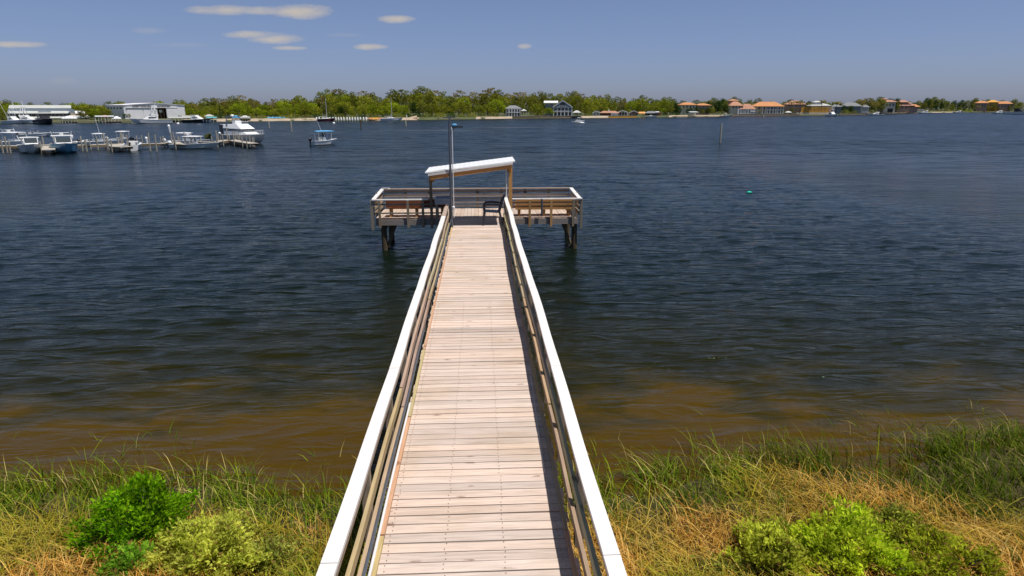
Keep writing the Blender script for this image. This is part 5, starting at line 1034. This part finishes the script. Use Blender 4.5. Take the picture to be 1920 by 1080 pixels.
# sportfishing boats at the far marina
def sportfisher(label, loc, head, sc=1.0, hull='white', tower=True, house='white'):
    t = thing('sportfishing_boat', label, 'boat', (loc.x, loc.y, 0), head, 'big boats at the far marina'); L_, B, Fb = 13 * sc, 4.2 * sc, 1.3 * sc
    mb, dk, S = hullmesh(L_, B, Fb, .5, .3, 12); mb.build('hull', M[hull], t, smooth=True); dk.build('deck', M['white'], t)
    m_ = MB(); m_.hexa([(-1.8 * sc, -1.6 * sc, Fb * .6), (3.6 * sc, -1.2 * sc, Fb * 1.1), (3.6 * sc, 1.2 * sc, Fb * 1.1), (-1.8 * sc, 1.6 * sc, Fb * .6)], [(-1.5 * sc, -1.4 * sc, Fb + 1.5 * sc), (1.2 * sc, -1.2 * sc, Fb + 1.5 * sc), (1.2 * sc, 1.2 * sc, Fb + 1.5 * sc), (-1.5 * sc, 1.4 * sc, Fb + 1.5 * sc)]); m_.build('deckhouse', M[house], t, bevel=.05)
    m_ = MB(); m_.box(-2.0 * sc, .6 * sc, -1.3 * sc, 1.3 * sc, Fb + 1.503 * sc, Fb + 2.1 * sc); m_.build('flybridge', M[house], t, bevel=.05)
    for sy in (-1, 1): m_ = MB(); m_.box(-1.2 * sc, 1.6 * sc, sy * 1.42 * sc - .02, sy * 1.42 * sc + .02, Fb + .75 * sc, Fb + 1.15 * sc); m_.build('side_window', M['darkglass'], t)
    if tower:
        m_ = MB(); zt = Fb + 5.2 * sc
        for sx in (-1.6, .1):
            for sy in (-1, 1): m_.tube([(sx * sc, sy * 1.2 * sc, Fb + 2 * sc), (sx * .4 * sc - .3, sy * .45 * sc, zt)], .09, 5)
        m_.build('tower_frame', M['white'], t); m_ = MB(); m_.box(-1.1 * sc, .5 * sc, -.6 * sc, .6 * sc, zt, zt + .12); m_.box(-1.9 * sc, .9 * sc, -1.3 * sc, 1.3 * sc, Fb + 3.6 * sc, Fb + 3.75 * sc); m_.build('tower_top', M['white'], t)
        for sy in (-1, 1): m_ = MB(); m_.tube([(-.6 * sc, sy * 1.5 * sc, Fb + .8 * sc), (-2.6 * sc, sy * 2.6 * sc, Fb + 7.5 * sc)], .05, 4); m_.build('outrigger', M['white'], t)
    return t
sportfisher('white sportfishing boat with tall tower and outriggers, first from left', W(26, 232.2), face(26, .5), .75)
sportfisher('white sportfishing boat with a solid tower, second from left below the restaurant', W(51, 232), face(51, .9), .85)
sportfisher('black hulled boat showing its broad dark stern, below the restaurant', W(84, 232.8), face(84, .25), 1.0, 'black', False, 'black')
sportfisher('white sportfishing boat with sharp bow left, in front of the warehouse doors', W(287, 231.5), face(287, -1.35), .9)
sportfisher('white yacht with dark hull side right of the covered slips', W(369, 230), face(369, .9), .8, 'black', False)
sportfisher('white cabin boat at the dock end beside the ochre fence', W(1559, 218.6), face(1559, .5), .9, 'white', True)
sportfisher('white low boat at the dock below the tall tan house', W(1643, 216.9), face(1643, -1.2), .75, 'white', False)
sportfisher('white boat right of the gap, below the small green shore', W(1735, 213.6), face(1735, -1.3), .9, 'white', False)
sportfisher('white boat moored off the green stretch of shore', W(1798, 212.4), face(1798, -1.3), .8, 'white', False)
sportfisher('large dark and white yacht at the far right edge', W(1908, 214.5), face(1908, 1.2), 1.5, 'white', False, 'black')
sportfisher('small white boat left of the far right yacht', W(1874, 213.6), face(1874, -1.2), .9, 'white', False)
for i, px in enumerate((381, 387, 393)):
    tb = thing('runabout', ('small white runabout, nearest the dark hulled yacht', 'small white runabout in the middle of three', 'small white runabout nearest the teal canopy')[i], 'boat', W(px, 230), face(px, .1), 'three small runabouts by the teal canopy'); mb, dk, S = hullmesh(4, 1.5, .75); mb.build('hull', M['white'], tb, smooth=True); dk.build('deck', M['white'], tb)
# sailboats
for (px, py, yt, lab, L_) in ((733, 226.6, 183, 'white sailboat with bare mast, moored below the tall pines', 8.5), (611, 227.5, 184, 'dark red hulled sailboat with bare mast among white piles', 6.5)):
    lo = W(px, py); r_ = math.hypot(lo.x, lo.y); t = thing('sailboat', lab, 'sailboat', lo, face(px, 1.4)); mb, dk, S = hullmesh(L_, 2.6, 1.0); mb.build('hull', M['white' if px > 700 else 'maroon'], t, smooth=True); dk.build('deck', M['white'], t)
    m_ = MB(); m_.hexa([(-1.5, -.8, .7), (2, -.6, .7), (2, .6, .7), (-1.5, .8, .7)], [(-1.3, -.7, 1.5), (1.4, -.5, 1.4), (1.4, .5, 1.4), (-1.3, .7, 1.5)]); m_.build('cabin', M['white'], t)
    zt = zat(px, yt, r_); m_ = MB(); m_.tube([(.5, 0, .5), (.5, 0, zt)], [.09, .07], 6); m_.build('mast', M['pvc'], t); m_ = MB(); m_.tube([(.5, 0, 1.9), (-2.8, 0, 1.8)], .06, 5); m_.build('boom', M['pvc'], t)
# docks near
Z_ = .55
def Q(px, py, z=Z_): return G(px, py, z)
dock('long grey dock at far left with boats on both sides', [Q(-60, 274.5), Q(50, 274)], seed=2)
dock('grey dock run between the blue hulled boat and the stern-on boat', [Q(60, 273.8), Q(165, 272.5), Q(218, 270.5)], seed=3, side=(1,))
dock('short wide finger pier between the grey hulled and blue hulled boats', [Q(91, 272), Q(91, 281.5)], w=1.3, seed=4, step=3.2)
dock('finger pier with crowded piles left of the stern-on boat', [Q(212, 270), Q(224, 275.5), Q(236, 276)], w=1.8, seed=5, step=1.7, ph=1.9)
dock('dock run right of the stern-on boat with tall thin piles', [Q(262, 270.3), Q(304, 270)], w=1.2, seed=6, ph=1.4)
dock('middle dock with an angled finger beside the pair of boats', [Q(308, 268.6), Q(326, 267), Q(338, 271), Q(346, 271.3)], w=1.2, seed=7, step=2.0, ph=1.9)
dock('narrow dock run between the pair of boats and the lamp', [Q(372, 266), Q(410, 266.3)], w=1.0, seed=8, ph=1.3)
dock('angled timber dock beside the motor yacht', [Q(408, 266), Q(432, 262.5), Q(450, 266), Q(474, 269.5)], w=1.4, seed=9, step=1.9, ph=2.0)
# free standing mooring piles
MP = [(6, 287, 262, 'near the far left dock'), (14, 286, 256, 'left of the leftmost boat'), (20, 287, 266, 'beside the leftmost boat'), (83, 280, 256, 'between the grey hulled boat and the finger pier'), (99, 287, 268, 'at the finger pier corner'), (155, 283, 255, 'right of the blue hulled boat'), (163, 284, 262, 'right of the tilted outboard'), (184, 281, 256, 'in front of the long antenna boat'),
      (282, 283, 249, 'tallest right of the stern-on boat'), (294, 284, 252, 'second tall right of the stern-on boat'), (302, 272, 257, 'at the right end of the dock run'), (267, 270, 253, 'behind the stern-on boat'), (307, 272, 255, 'beside the middle dock'), (360, 279, 257, 'in front of the pair of boats'), (398, 274, 256, 'left of the lamp on the right dock'), (408, 276, 245, 'tall and dark at the left end of the right dock'), (474, 274, 258, 'at the outer end of the right dock')]
for (px, py, pt, w_) in MP:
    lo = W(px, py); zt = zat(px, pt, math.hypot(lo.x, lo.y)); t = tag(MBt([(lo.x, lo.y, -1), (lo.x + .03, lo.y, zt)], .12) if 0 else (lambda m_: (m_.tube([(0, 0, -1), (.04, 0, zt)], [.11, .09], 8), m_.build('mooring_pile', M['dockp'], None, smooth=True))[1])(MB()), 'wooden mooring pile ' + w_, 'mooring pile', 'mooring piles by the marina docks'); t.location = (lo.x, lo.y, 0)
# lamps and a wrapped pole
for (px, py, pt, lab) in ((321, 268, 235, 'tall leaning pole topped with a white bundle beside the middle dock'), (414, 268, 248, 'white globe lamp post on the right dock'), (276, 271, 258, 'short white bundled pole right of the stern-on boat'), (390, 268, 257, 'low white globe lamp beside a green box')):
    lo = W(px, py); zt = zat(px, pt, math.hypot(lo.x, lo.y)); t = thing('lamp_post', lab, 'lamp post', lo); m_ = MB(); m_.tube([(.3 if px == 321 else 0, 0, -.8), (0, 0, zt - .3)], .08, 7); m_.build('post', M['dockp'], t, smooth=True)
    m_ = MB(); m_.ball((0, 0, zt - .15), .2, 10, 8, (1, 1, 1.4 if px in (321, 276) else 1)); m_.build('globe', M['white'], t, smooth=True)
    if px in (321, 276): m_ = MB(); m_.tube([(.06, 0, zt - 1.2), (0, 0, zt - .3)], [.10, .2], 8); m_.build('wrap', M['white'], t, smooth=True)
t = thing('dock_box', 'dark green equipment box with a tilted outboard beside the low globe lamp', 'dock box', W(391, 268), az(391)); m_ = MB(); m_.hexa([(-.5, -.3, .57), (.5, -.3, .57), (.5, .3, .57), (-.5, .3, .57)], [(-.35, -.25, 1.3), (.5, -.25, 1.5), (.5, .25, 1.5), (-.35, .25, 1.3)]); m_.build('box', M['grasss'], t, bevel=.03); motor(t, .2, -.4, 1.2, .8, 'grasss', .7)
# boats on lifts left: a tilted white outboard on a skiff
t = thing('skiff', 'small skiff with tilted white outboard right of the blue hulled boat', 'boat', W(150, 272), face(150, PI - .5), 'boats moored at the marina docks'); mb, dk, S = hullmesh(3.6, 1.4, .5); mb.build('hull', M['greyhull'], t, smooth=True); dk.build('deck', M['offw'], t); motor(t, -1.9, 0, 1.0, .9, 'white', .9)
# channel markers
for (px, py, pt, lab) in ((1350, 268, 231, 'lone pale channel pile on the right in open water'), (505, 240, 226, 'thin channel pile left of the pair off the sand'), (547, 247, 226, 'thin channel pile right of the pair off the sand'), (677, 241, 224, 'dark channel pile in front of the white dock piles'), (761, 237, 226, 'thin channel pile in front of the wooded shore'), (1431, 222, 215, 'tiny white marker off the orange roofed villa')):
    lo = W(px, py); r_ = math.hypot(lo.x, lo.y); zt = zat(px, pt, r_); m_ = MB(); w_ = mpp(px, r_); m_.tube([(0, 0, -1), (0, 0, zt - .3), (0, 0, zt)], [max(.14, w_ * 1.2)] * 2 + [max(.1, w_ * .8)], 8); o = m_.build('channel_pile', M['pile' if px == 677 else 'dockp'], None, smooth=True); o.location = (lo.x, lo.y, 0); tag(o, lab, 'channel pile')
t = thing('mooring_float', 'small bright green float low in the open water, right', 'buoy', W(1405, 361)); m_ = MB(); m_.lathe([(.03, -.08), (.14, -.02), (.16, .03), (.10, .07), (.03, .09)], 12); m_.build('shell', M['buoy'], t, smooth=True)
for (px, py, lab) in ((334, 233, 'white mooring ball off the covered slips'), (626, 232, 'white mooring ball off the white dock piles')): t = thing('mooring_ball', lab, 'buoy', W(px, py)); m_ = MB(); m_.ball((0, 0, .15), .45, 10, 8); m_.build('shell', M['white'], t, smooth=True)
# covered slips, canopies and tents along the marina
def canopy(px, back, name, label, mat, p0, p1, yt, yb, dep=4, kind='flat', cat='canopy', n=4, pm='offw', base=0.0):
    s = Site(px, back, name, label, cat)
    if kind == 'flat': s.shed('roof', mat, p0, p1, yt + 1.2, yt, 0, dep, .15)
    elif kind == 'hip': s.hip('roof', mat, p0, p1, yt + (yb - yt) * .4, yt, 0, dep, .4, .1)
    s.posts('post', pm, p0 + .3, p1 - .3, n, yt + 1.2, None, .1, .14); s.posts('post', pm, p0 + .3, p1 - .3, max(2, n - 1), yt + 1, None, dep - .3, .14); return s
canopy(193, -3, 'covered_slip', 'covered boat slip with white roof below the trees left of the warehouse', 'roofw', 178, 209, 217, 228, 5, n=7)
s = canopy(214, -2, 'boat_shelter', 'small white pitched boat shelter beside the covered slip', 'whitew', 209, 223, 218, 228, 4, 'hip', n=4)
canopy(186, 4, 'red_roof_shed', 'low shed with a red roof behind the covered slip', 'red', 187, 200, 216, 222, 3, 'hip', n=3)
canopy(128, -3, 'boat_slip', 'white roofed boat slip at the right end of the restaurant', 'whitew', 115, 139, 217.5, 228, 4, 'hip', n=6)
canopy(339, -4, 'covered_slip', 'long low covered slip with grey green roof right of the warehouse', 'paleroof', 316, 361, 219.6, 229, 6, n=9)
canopy(350, 6, 'work_shed', 'pale low roof behind the long covered slip', 'offw', 340, 362, 217, 223, 4, n=4)
canopy(397, -1, 'teal_canopy', 'teal canopy over a slip, left of the blue one', 'teal', 386, 404, 219.3, 227, 4, n=4); canopy(389, 6, 'beach_tent', 'grey peaked tent behind the teal canopy', 'paleroof', 383, 398, 214.5, 222, 4, 'hip', n=3, cat='tent')
canopy(441, -1, 'blue_canopy', 'bright blue canopy over a slip beyond the motor yacht', 'bluec', 434, 448, 216.5, 226, 4, 'hip', n=4)
canopy(458, 1, 'glass_shelter', 'pale green glassy shelter right of the bright blue canopy', 'paleroof', 449, 467, 216.5, 226, 5, 'hip', n=5)
for i in range(5):
    s = canopy(503 + i * 7, 9, 'beach_umbrella', ('blue beach cover, leftmost of five on the sand', 'blue beach cover, second of five on the sand', 'blue beach cover, middle of five on the sand', 'blue beach cover, fourth of five on the sand', 'blue beach cover, rightmost of five on the sand')[i], 'bluec', 500 + i * 7, 506 + i * 7, 219, 223, 2, 'hip', cat='beach cover', n=2); s.t['group'] = 'blue beach covers on the sand'
for i, (px, mt) in enumerate(((690, 'tan'), (697, 'tile'), (703, 'ochre'), (710, 'tile'), (716, 'tan'))):
    t = thing('kayak', ('tan upturned boat on the sand, leftmost of five', 'orange upturned boat, second of five on the sand', 'ochre upturned boat in the middle of five', 'orange upturned boat, fourth of five on the sand', 'tan upturned boat nearest the white sailboat')[i], 'kayak', H(px, shr(px) + 1.5, .9), az(px) + .4, 'upturned boats on the sand by the sailboat'); mb, dk, S = hullmesh(3.2, 1.1, .4); o = mb.build('hull', M[mt], t, smooth=True); o.rotation_euler = (PI, 0, 0)
s = Site(770, 3, 'boat_ramp', 'brown tilted boat cradle with a white tip on the wooded shore', 'boat ramp'); mb = MB(); mb.add([(s.x(765), 0, s.z(223)), (s.x(781), 0, s.z(220)), (s.x(781), 2, s.z(216.5)), (s.x(767), 2, s.z(220)), (s.x(765), 0, s.z(224.5)), (s.x(781), 0, s.z(224)), (s.x(781), 2, s.z(223)), (s.x(767), 2, s.z(224))], [(0, 1, 2, 3), (7, 6, 5, 4), (4, 5, 1, 0), (5, 6, 2, 1), (6, 7, 3, 2), (7, 4, 0, 3)]); mb.build('cradle', M['tan'], s.t); s.posts('tip', 'white', 762, 763, 1, 215.5, 220, 0, .3)
# white dock piles
i = 0
for px in [594, 599, 619, 624.5, 630, 635, 640, 645, 651, 656, 661, 666, 671, 676, 682, 687]:
    lo = W(px, 227.3); m_ = MB(); w_ = mpp(px, lo.length); zt = zat(px, 219.5, math.hypot(lo.x, lo.y)); m_.tube([(0, 0, -1), (0, 0, .35)], w_ * .7, 8); m_.tube([(0, 0, .35), (0, 0, zt - .2), (0, 0, zt)], [w_ * 1.25, w_ * 1.25, w_ * .5], 8); o = m_.build('white_pile', M['white'], None, smooth=True); o.location = (lo.x, lo.y, 0)
    tag(o, f'white sleeved dock pile, {ORD[i]} of sixteen from the left', 'dock pile', 'row of white dock piles'); i += 1
dock('low wooden dock behind the white piles', [H(592, shr(592) - 3), H(690, shr(690) - 3)], w=1.5, step=6, ph=.5, seed=12)
dock('low dock with a white boat rack below the wooded shore', [H(822, shr(822) - 3), H(862, shr(862) - 3)], w=1.5, step=4, ph=1.2, seed=13)
dock('low dock below the restaurant', [H(55, shr(55) - 2), H(240, shr(240) - 2)], w=1.6, step=4, ph=.9, seed=14)
dock('long thin dock below the villas', [H(1372, shr(1372) - 10, 0), H(1480, shr(1480) - 8), H(1574, shr(1574) - 8)], w=1.5, step=7, ph=.7, seed=15, pr=.2)
dock('dock with tall dark piles below the tall tan house', [H(1628, shr(1628) - 12), H(1716, shr(1716) - 12)], w=1.6, step=7, ph=1.8, seed=16, pr=.22, pile='pile')
dock('short dock left of the orange roofed house', [H(1268, shr(1268) - 5), H(1362, shr(1362) - 5)], w=2, step=6, ph=.8, seed=17, mat='sand')
dock('dock in front of the gabled house', [H(1002, shr(1002) - 4), H(1070, shr(1070) - 4)], w=1.5, step=4, ph=.9, seed=18)
dock('dark dock with white boat below the dark boat shed', [H(1206, shr(1206) - 4), H(1236, shr(1236) - 4)], w=2, step=4, ph=1.1, seed=19, pile='pile')
dock('far dock with piles at the right edge', [H(1868, shr(1868) - 20), H(1960, shr(1960) - 20)], w=2.5, step=9, ph=2.4, seed=20, pr=.3)
canopy(1302, -2, 'boat_lift', 'boat lift under a white roof below the orange roofed house', 'roofw', 1295, 1310, 209, 219, 6, n=4)
canopy(1653, -8, 'boat_lift', 'dark roofed boat lift below the tall tan house', 'black', 1646, 1668, 210.5, 218, 7, n=4, pm='pile')
canopy(1412, 4, 'patio_umbrella', 'pale yellow patio umbrella between the two villas', 'offw', 1408, 1416, 206.5, 212, 3, 'hip', n=2, cat='umbrella'); canopy(1480, 4, 'patio_shelter', 'small grey patio shelter right of the big villa', 'offw', 1474, 1485, 208.5, 214, 3, 'hip', n=3)
boat('small white boat on the dock below the dark boat shed', H(1221, shr(1221) - 7), face(1221, 1.4), 6, 2.2, .8, 'white', top=None, kind='console', arms=False, group=None)
boat('small white boat at the dock right of the boat lift', H(1362, shr(1362) - 7), face(1362, 1.4), 6, 2.2, .8, 'white', top='offw', kind='console', arms=False, group=None, topz=2.0)

# ------------------------------------------------------------------ near bank: grass and shrubs
def blades(name, label, XY, hgt, wid, cols, bend, mat, seed, zfun=ground_z, wind=(-.2, .1)):
    r = np.random.default_rng(seed); n = len(XY); x, y = XY[:, 0], XY[:, 1]; z = np.maximum(zfun(x, y), -.45); h = hgt * (.45 + .75 * r.random(n)); an = r.random(n) * 2 * PI
    bd = bend * (.25 + r.random(n)) * h; dx = np.cos(an) * bd + wind[0] * h; dy = np.sin(an) * bd + wind[1] * h; w = wid * (.6 + .8 * r.random(n)); wx, wy = -np.sin(an + r.normal(size=n)) * w, np.cos(an + r.normal(size=n)) * w
    V = []
    for t, k in ((0, 1), (.4, .9), (.75, .6), (1.0, .08)):
        px_ = x + dx * t ** 2; py_ = y + dy * t ** 2; pz_ = z + h * (t - .38 * bend * t ** 3)
        V += [np.stack([px_ - wx * k, py_ - wy * k, pz_], 1), np.stack([px_ + wx * k, py_ + wy * k, pz_], 1)]
    V = np.stack(V, 1).reshape(-1, 3); b = np.arange(n)[:, None] * 8
    Fq = np.concatenate([b + np.array([[0, 1, 3, 2]]), b + np.array([[2, 3, 5, 4]]), b + np.array([[4, 5, 7, 6]])], 1).reshape(-1, 4)
    me = bpy.data.meshes.new(name); me.vertices.add(len(V)); me.vertices.foreach_set('co', V.ravel()); me.loops.add(Fq.size); me.loops.foreach_set('vertex_index', Fq.ravel().astype(int)); me.polygons.add(len(Fq)); me.polygons.foreach_set('loop_start', np.arange(0, Fq.size, 4)); me.update()
    c = cols * (.7 + .6 * r.random(n))[:, None]; at = me.color_attributes.new('Col', 'FLOAT_COLOR', 'CORNER'); at.data.foreach_set('color', np.repeat(np.c_[c, np.ones(n)], 12, axis=0).ravel()); me.materials.append(mat)
    o = bpy.data.objects.new(name, me); C.objects.link(o); return tag(o, label, name.replace('_', ' '), kind='stuff')
M['blade'] = leafmat('grass_blades', (1, 1, 1), (.7, .7, .62), 1.5, .22, attr=True, objrand=0)
M['leafA'] = leafmat('shrub_leaves', (1, 1, 1), (.72, .78, .7), 2.5, .5, attr=True, objrand=0)
def scatter(n, x0, x1, y0, y1, seed): r = np.random.default_rng(seed); return np.stack([x0 + (x1 - x0) * r.random(n), y0 + (y1 - y0) * r.random(n)], 1)
def mixc(a, b, t): return np.array(a)[None] * (1 - t[:, None]) + np.array(b)[None] * t[:, None]
def keep(P, pr, seed): return P[np.random.default_rng(seed).random(len(P)) < pr]
def dry_field(x, y):                                  # 1 where last year's dry grass lies, 0 where it is green
    t = shore_y(x) - y; n = vnoise(x, y, .9, 11) * .6 + vnoise(x, y, 2.3, 12) * .4
    ed = np.where(x < 0, .75, np.where(x < 4.2, .42, .42 + .36 * (x - 4.2)))
    return np.clip((t - ed + (n - .5) * 1.6) / .5, 0, 1)
P = scatter(120000, -9.5, 12.5, 4.2, 11.0, 21); x, y = P[:, 0], P[:, 1]; t = shore_y(x) - y
out = np.where(x > 0, .75, .55)
dn = np.clip((t + out * (vnoise(x, y, 1.1, 14) + .15)) / .55, 0, 1) * (.15 + .85 * np.clip((vnoise(x, y, 2.6, 15) - .30) * 2.6, 0, 1)); dn = np.where(t > .2, np.maximum(dn, .45), dn); dn = np.maximum(dn, .16 * (vnoise(x, y, 1.7, 44) > .62) * (t > -2.3) * (x > 1.3)); dn = np.maximum(dn, .10 * (vnoise(x, y, 1.7, 45) > .66) * (t > -1.5) * (x < -1.3))
pr = dn * (1 - .80 * dry_field(x, y)); P = keep(P, pr, 22); x, y = P[:, 0], P[:, 1]; t_ = shore_y(x) - y; r_ = np.random.default_rng(23).random(len(P))
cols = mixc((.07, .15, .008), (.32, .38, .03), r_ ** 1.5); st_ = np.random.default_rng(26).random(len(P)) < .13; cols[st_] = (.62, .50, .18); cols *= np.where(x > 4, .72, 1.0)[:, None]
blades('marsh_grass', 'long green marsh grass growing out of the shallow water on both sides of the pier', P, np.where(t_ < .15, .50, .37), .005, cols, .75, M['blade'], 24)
P = scatter(110000, -9.5, 12.5, 3.8, 8.6, 31); x, y = P[:, 0], P[:, 1]; t = shore_y(x) - y
P = keep(P, dry_field(x, y) * np.clip(t / .4, 0, 1) * (.55 + .45 * vnoise(x, y, 3, 33)), 32); x, y = P[:, 0], P[:, 1]; r_ = np.random.default_rng(33).random(len(P)); g_ = np.clip(vnoise(x, y, 1.5, 35) * 2.2 - .80, 0, 1)
cols = mixc((.52, .23, .03), (.95, .62, .20), r_ ** 1.5); cols = cols * (1 - g_[:, None] * .75) + np.array([.26, .32, .02])[None] * g_[:, None] * .75
blades('dry_grass', 'matted straw coloured dry grass on the bank', P, .38, .0048, cols, 1.1, M['blade'], 34)
def bush(label, name, px, py, r, rad, h, col_a, col_b, n, leaf, seed, nst=46, dead=.06):
    c = Vector((0, 0, 0)); d = ray(px, py); k = r / math.hypot(d.x, d.y); cx, cy = d.x * k, d.y * k; z0 = float(ground_z(np.array(cx), np.array(cy)))
    t = thing(name, label, 'shrub', (cx, cy, z0)); rg = np.random.default_rng(seed); cen = []; dirs = []; col = []; sb = MB(); ph = rg.random(4) * 6.28
    lobe = lambda a: 1 + .22 * math.sin(2 * a + ph[0]) + .18 * math.sin(3 * a + ph[1]) + .12 * math.sin(5 * a + ph[2])
    for i in range(nst):
        a = rg.random() * 2 * PI; u = math.sqrt(rg.random()); q = rad * u * lobe(a); tx, ty = q * math.cos(a), q * math.sin(a) * .85
        hh = h * (1.05 - .55 * u ** 2) * (.55 + .6 * vnoise(tx * 4 + 9, ty * 4 + 3, 1, seed)) * (.85 + .3 * rg.random())
        base = Vector((tx * .3, ty * .3, 0)); tip = Vector((tx, ty, float(hh))); mid = base.lerp(tip, .5) + Vector((rg.normal() * .03, rg.normal() * .03, .03)); sb.tube([base, mid, tip], [.010, .007, .002], 4)
        m = int(n / nst * rg.uniform(.5, 1.5)); br = rg.uniform(.6, 1.35); lum = rg.random(); cr = rad * rg.uniform(.10, .19)
        for w_ in range(3):                                # side twigs, each with its own leaf tuft
            tw = tip + Vector((rg.normal() * cr, rg.normal() * cr, rg.normal() * cr * .5)); s0 = base.lerp(tip, rg.uniform(.45, .8)); sb.tube([s0, tw], [.004, .0015], 3)
            for j in range(m // 3):
                p = s0.lerp(tw, .35 + .75 * rg.random() ** .7) + Vector((rg.normal() * .035, rg.normal() * .035, rg.normal() * .03)); cen.append(tuple(p)); v = (tw - s0).normalized() + Vector((rg.normal() * .5, rg.normal() * .5, rg.normal() * .4 + .2)); v.normalize(); dirs.append(tuple(v)); tt = min(1, max(0, lum * .65 + rg.random() * .4))
                cc = [(col_a[q_] * (1 - tt) + col_b[q_] * tt) * br for q_ in range(3)]
                if rg.random() < dead: cc = [.34, .20, .07]
                col.append(cc)
    sb.build('stems', M['bark'], t); me = quads_mesh('foliage', cen, leaf, M['leafA'], col=np.array(col), seed=seed, elong=1.25, dirs=dirs); o = bpy.data.objects.new('foliage', me); C.objects.link(o); o.parent = t; return t
def rng_at(px, py, z=.35): v = G(px, py, z); return math.hypot(v.x, v.y)
bush('deep green rounded shrub at lower left beside the dry grass', 'green_shrub', 256, 1000, rng_at(256, 990, .4), .50, .74, (.12, .32, .006), (.36, .60, .015), 13000, .021, 51, 90, .01)
bush('pale yellow green leafy shrub between the deep green shrub and the pier', 'yellow_green_shrub', 395, 1060, rng_at(395, 1040, .35), .60, .48, (.50, .56, .05), (.78, .76, .14), 13000, .020, 52, 80)
bush('small fresh green shrub at the foot of the deep green one', 'small_shrub', 245, 1070, rng_at(245, 1072, .35), .26, .34, (.16, .36, .02), (.34, .56, .05), 2600, .023, 53, 24)
bush('ragged yellow green shrub nearest the left side of the pier', 'low_shrub', 505, 1060, rng_at(505, 1050, .3), .36, .32, (.32, .38, .05), (.55, .56, .12), 3400, .019, 54, 30, .12)
bush('bright lime green shrub in the middle of the lower right bank', 'lime_shrub', 1590, 1040, rng_at(1590, 1035, .4), .62, .56, (.42, .58, .015), (.74, .80, .06), 14000, .022, 55, 90, .03)
bush('yellow green shrub left of the lime green one on the right bank', 'yellow_green_shrub', 1440, 1070, rng_at(1440, 1060, .35), .50, .44, (.50, .56, .04), (.76, .76, .10), 10000, .021, 56, 60)
bush('low olive green shrub at the lower right corner', 'olive_shrub', 1765, 1070, rng_at(1765, 1066, .35), .55, .36, (.36, .44, .02), (.58, .58, .05), 9000, .020, 57, 56, .1)
bush('tiny upright green shrub on the right bank above the yellow green one', 'tiny_shrub', 1470, 985, rng_at(1470, 1000, .35), .20, .34, (.22, .36, .02), (.42, .52, .06), 1800, .019, 58, 20)
bush('yellow tipped shrub right of the lime green one', 'tipped_shrub', 1680, 1000, rng_at(1690, 1015, .35), .36, .42, (.28, .36, .02), (.58, .56, .10), 4500, .020, 59, 36, .1)
bush('sparse twiggy yellow green shrub nearest the right side of the pier', 'twiggy_shrub', 1365, 1075, rng_at(1365, 1076, .3), .30, .26, (.34, .38, .05), (.52, .52, .12), 1800, .018, 60, 26, .2)
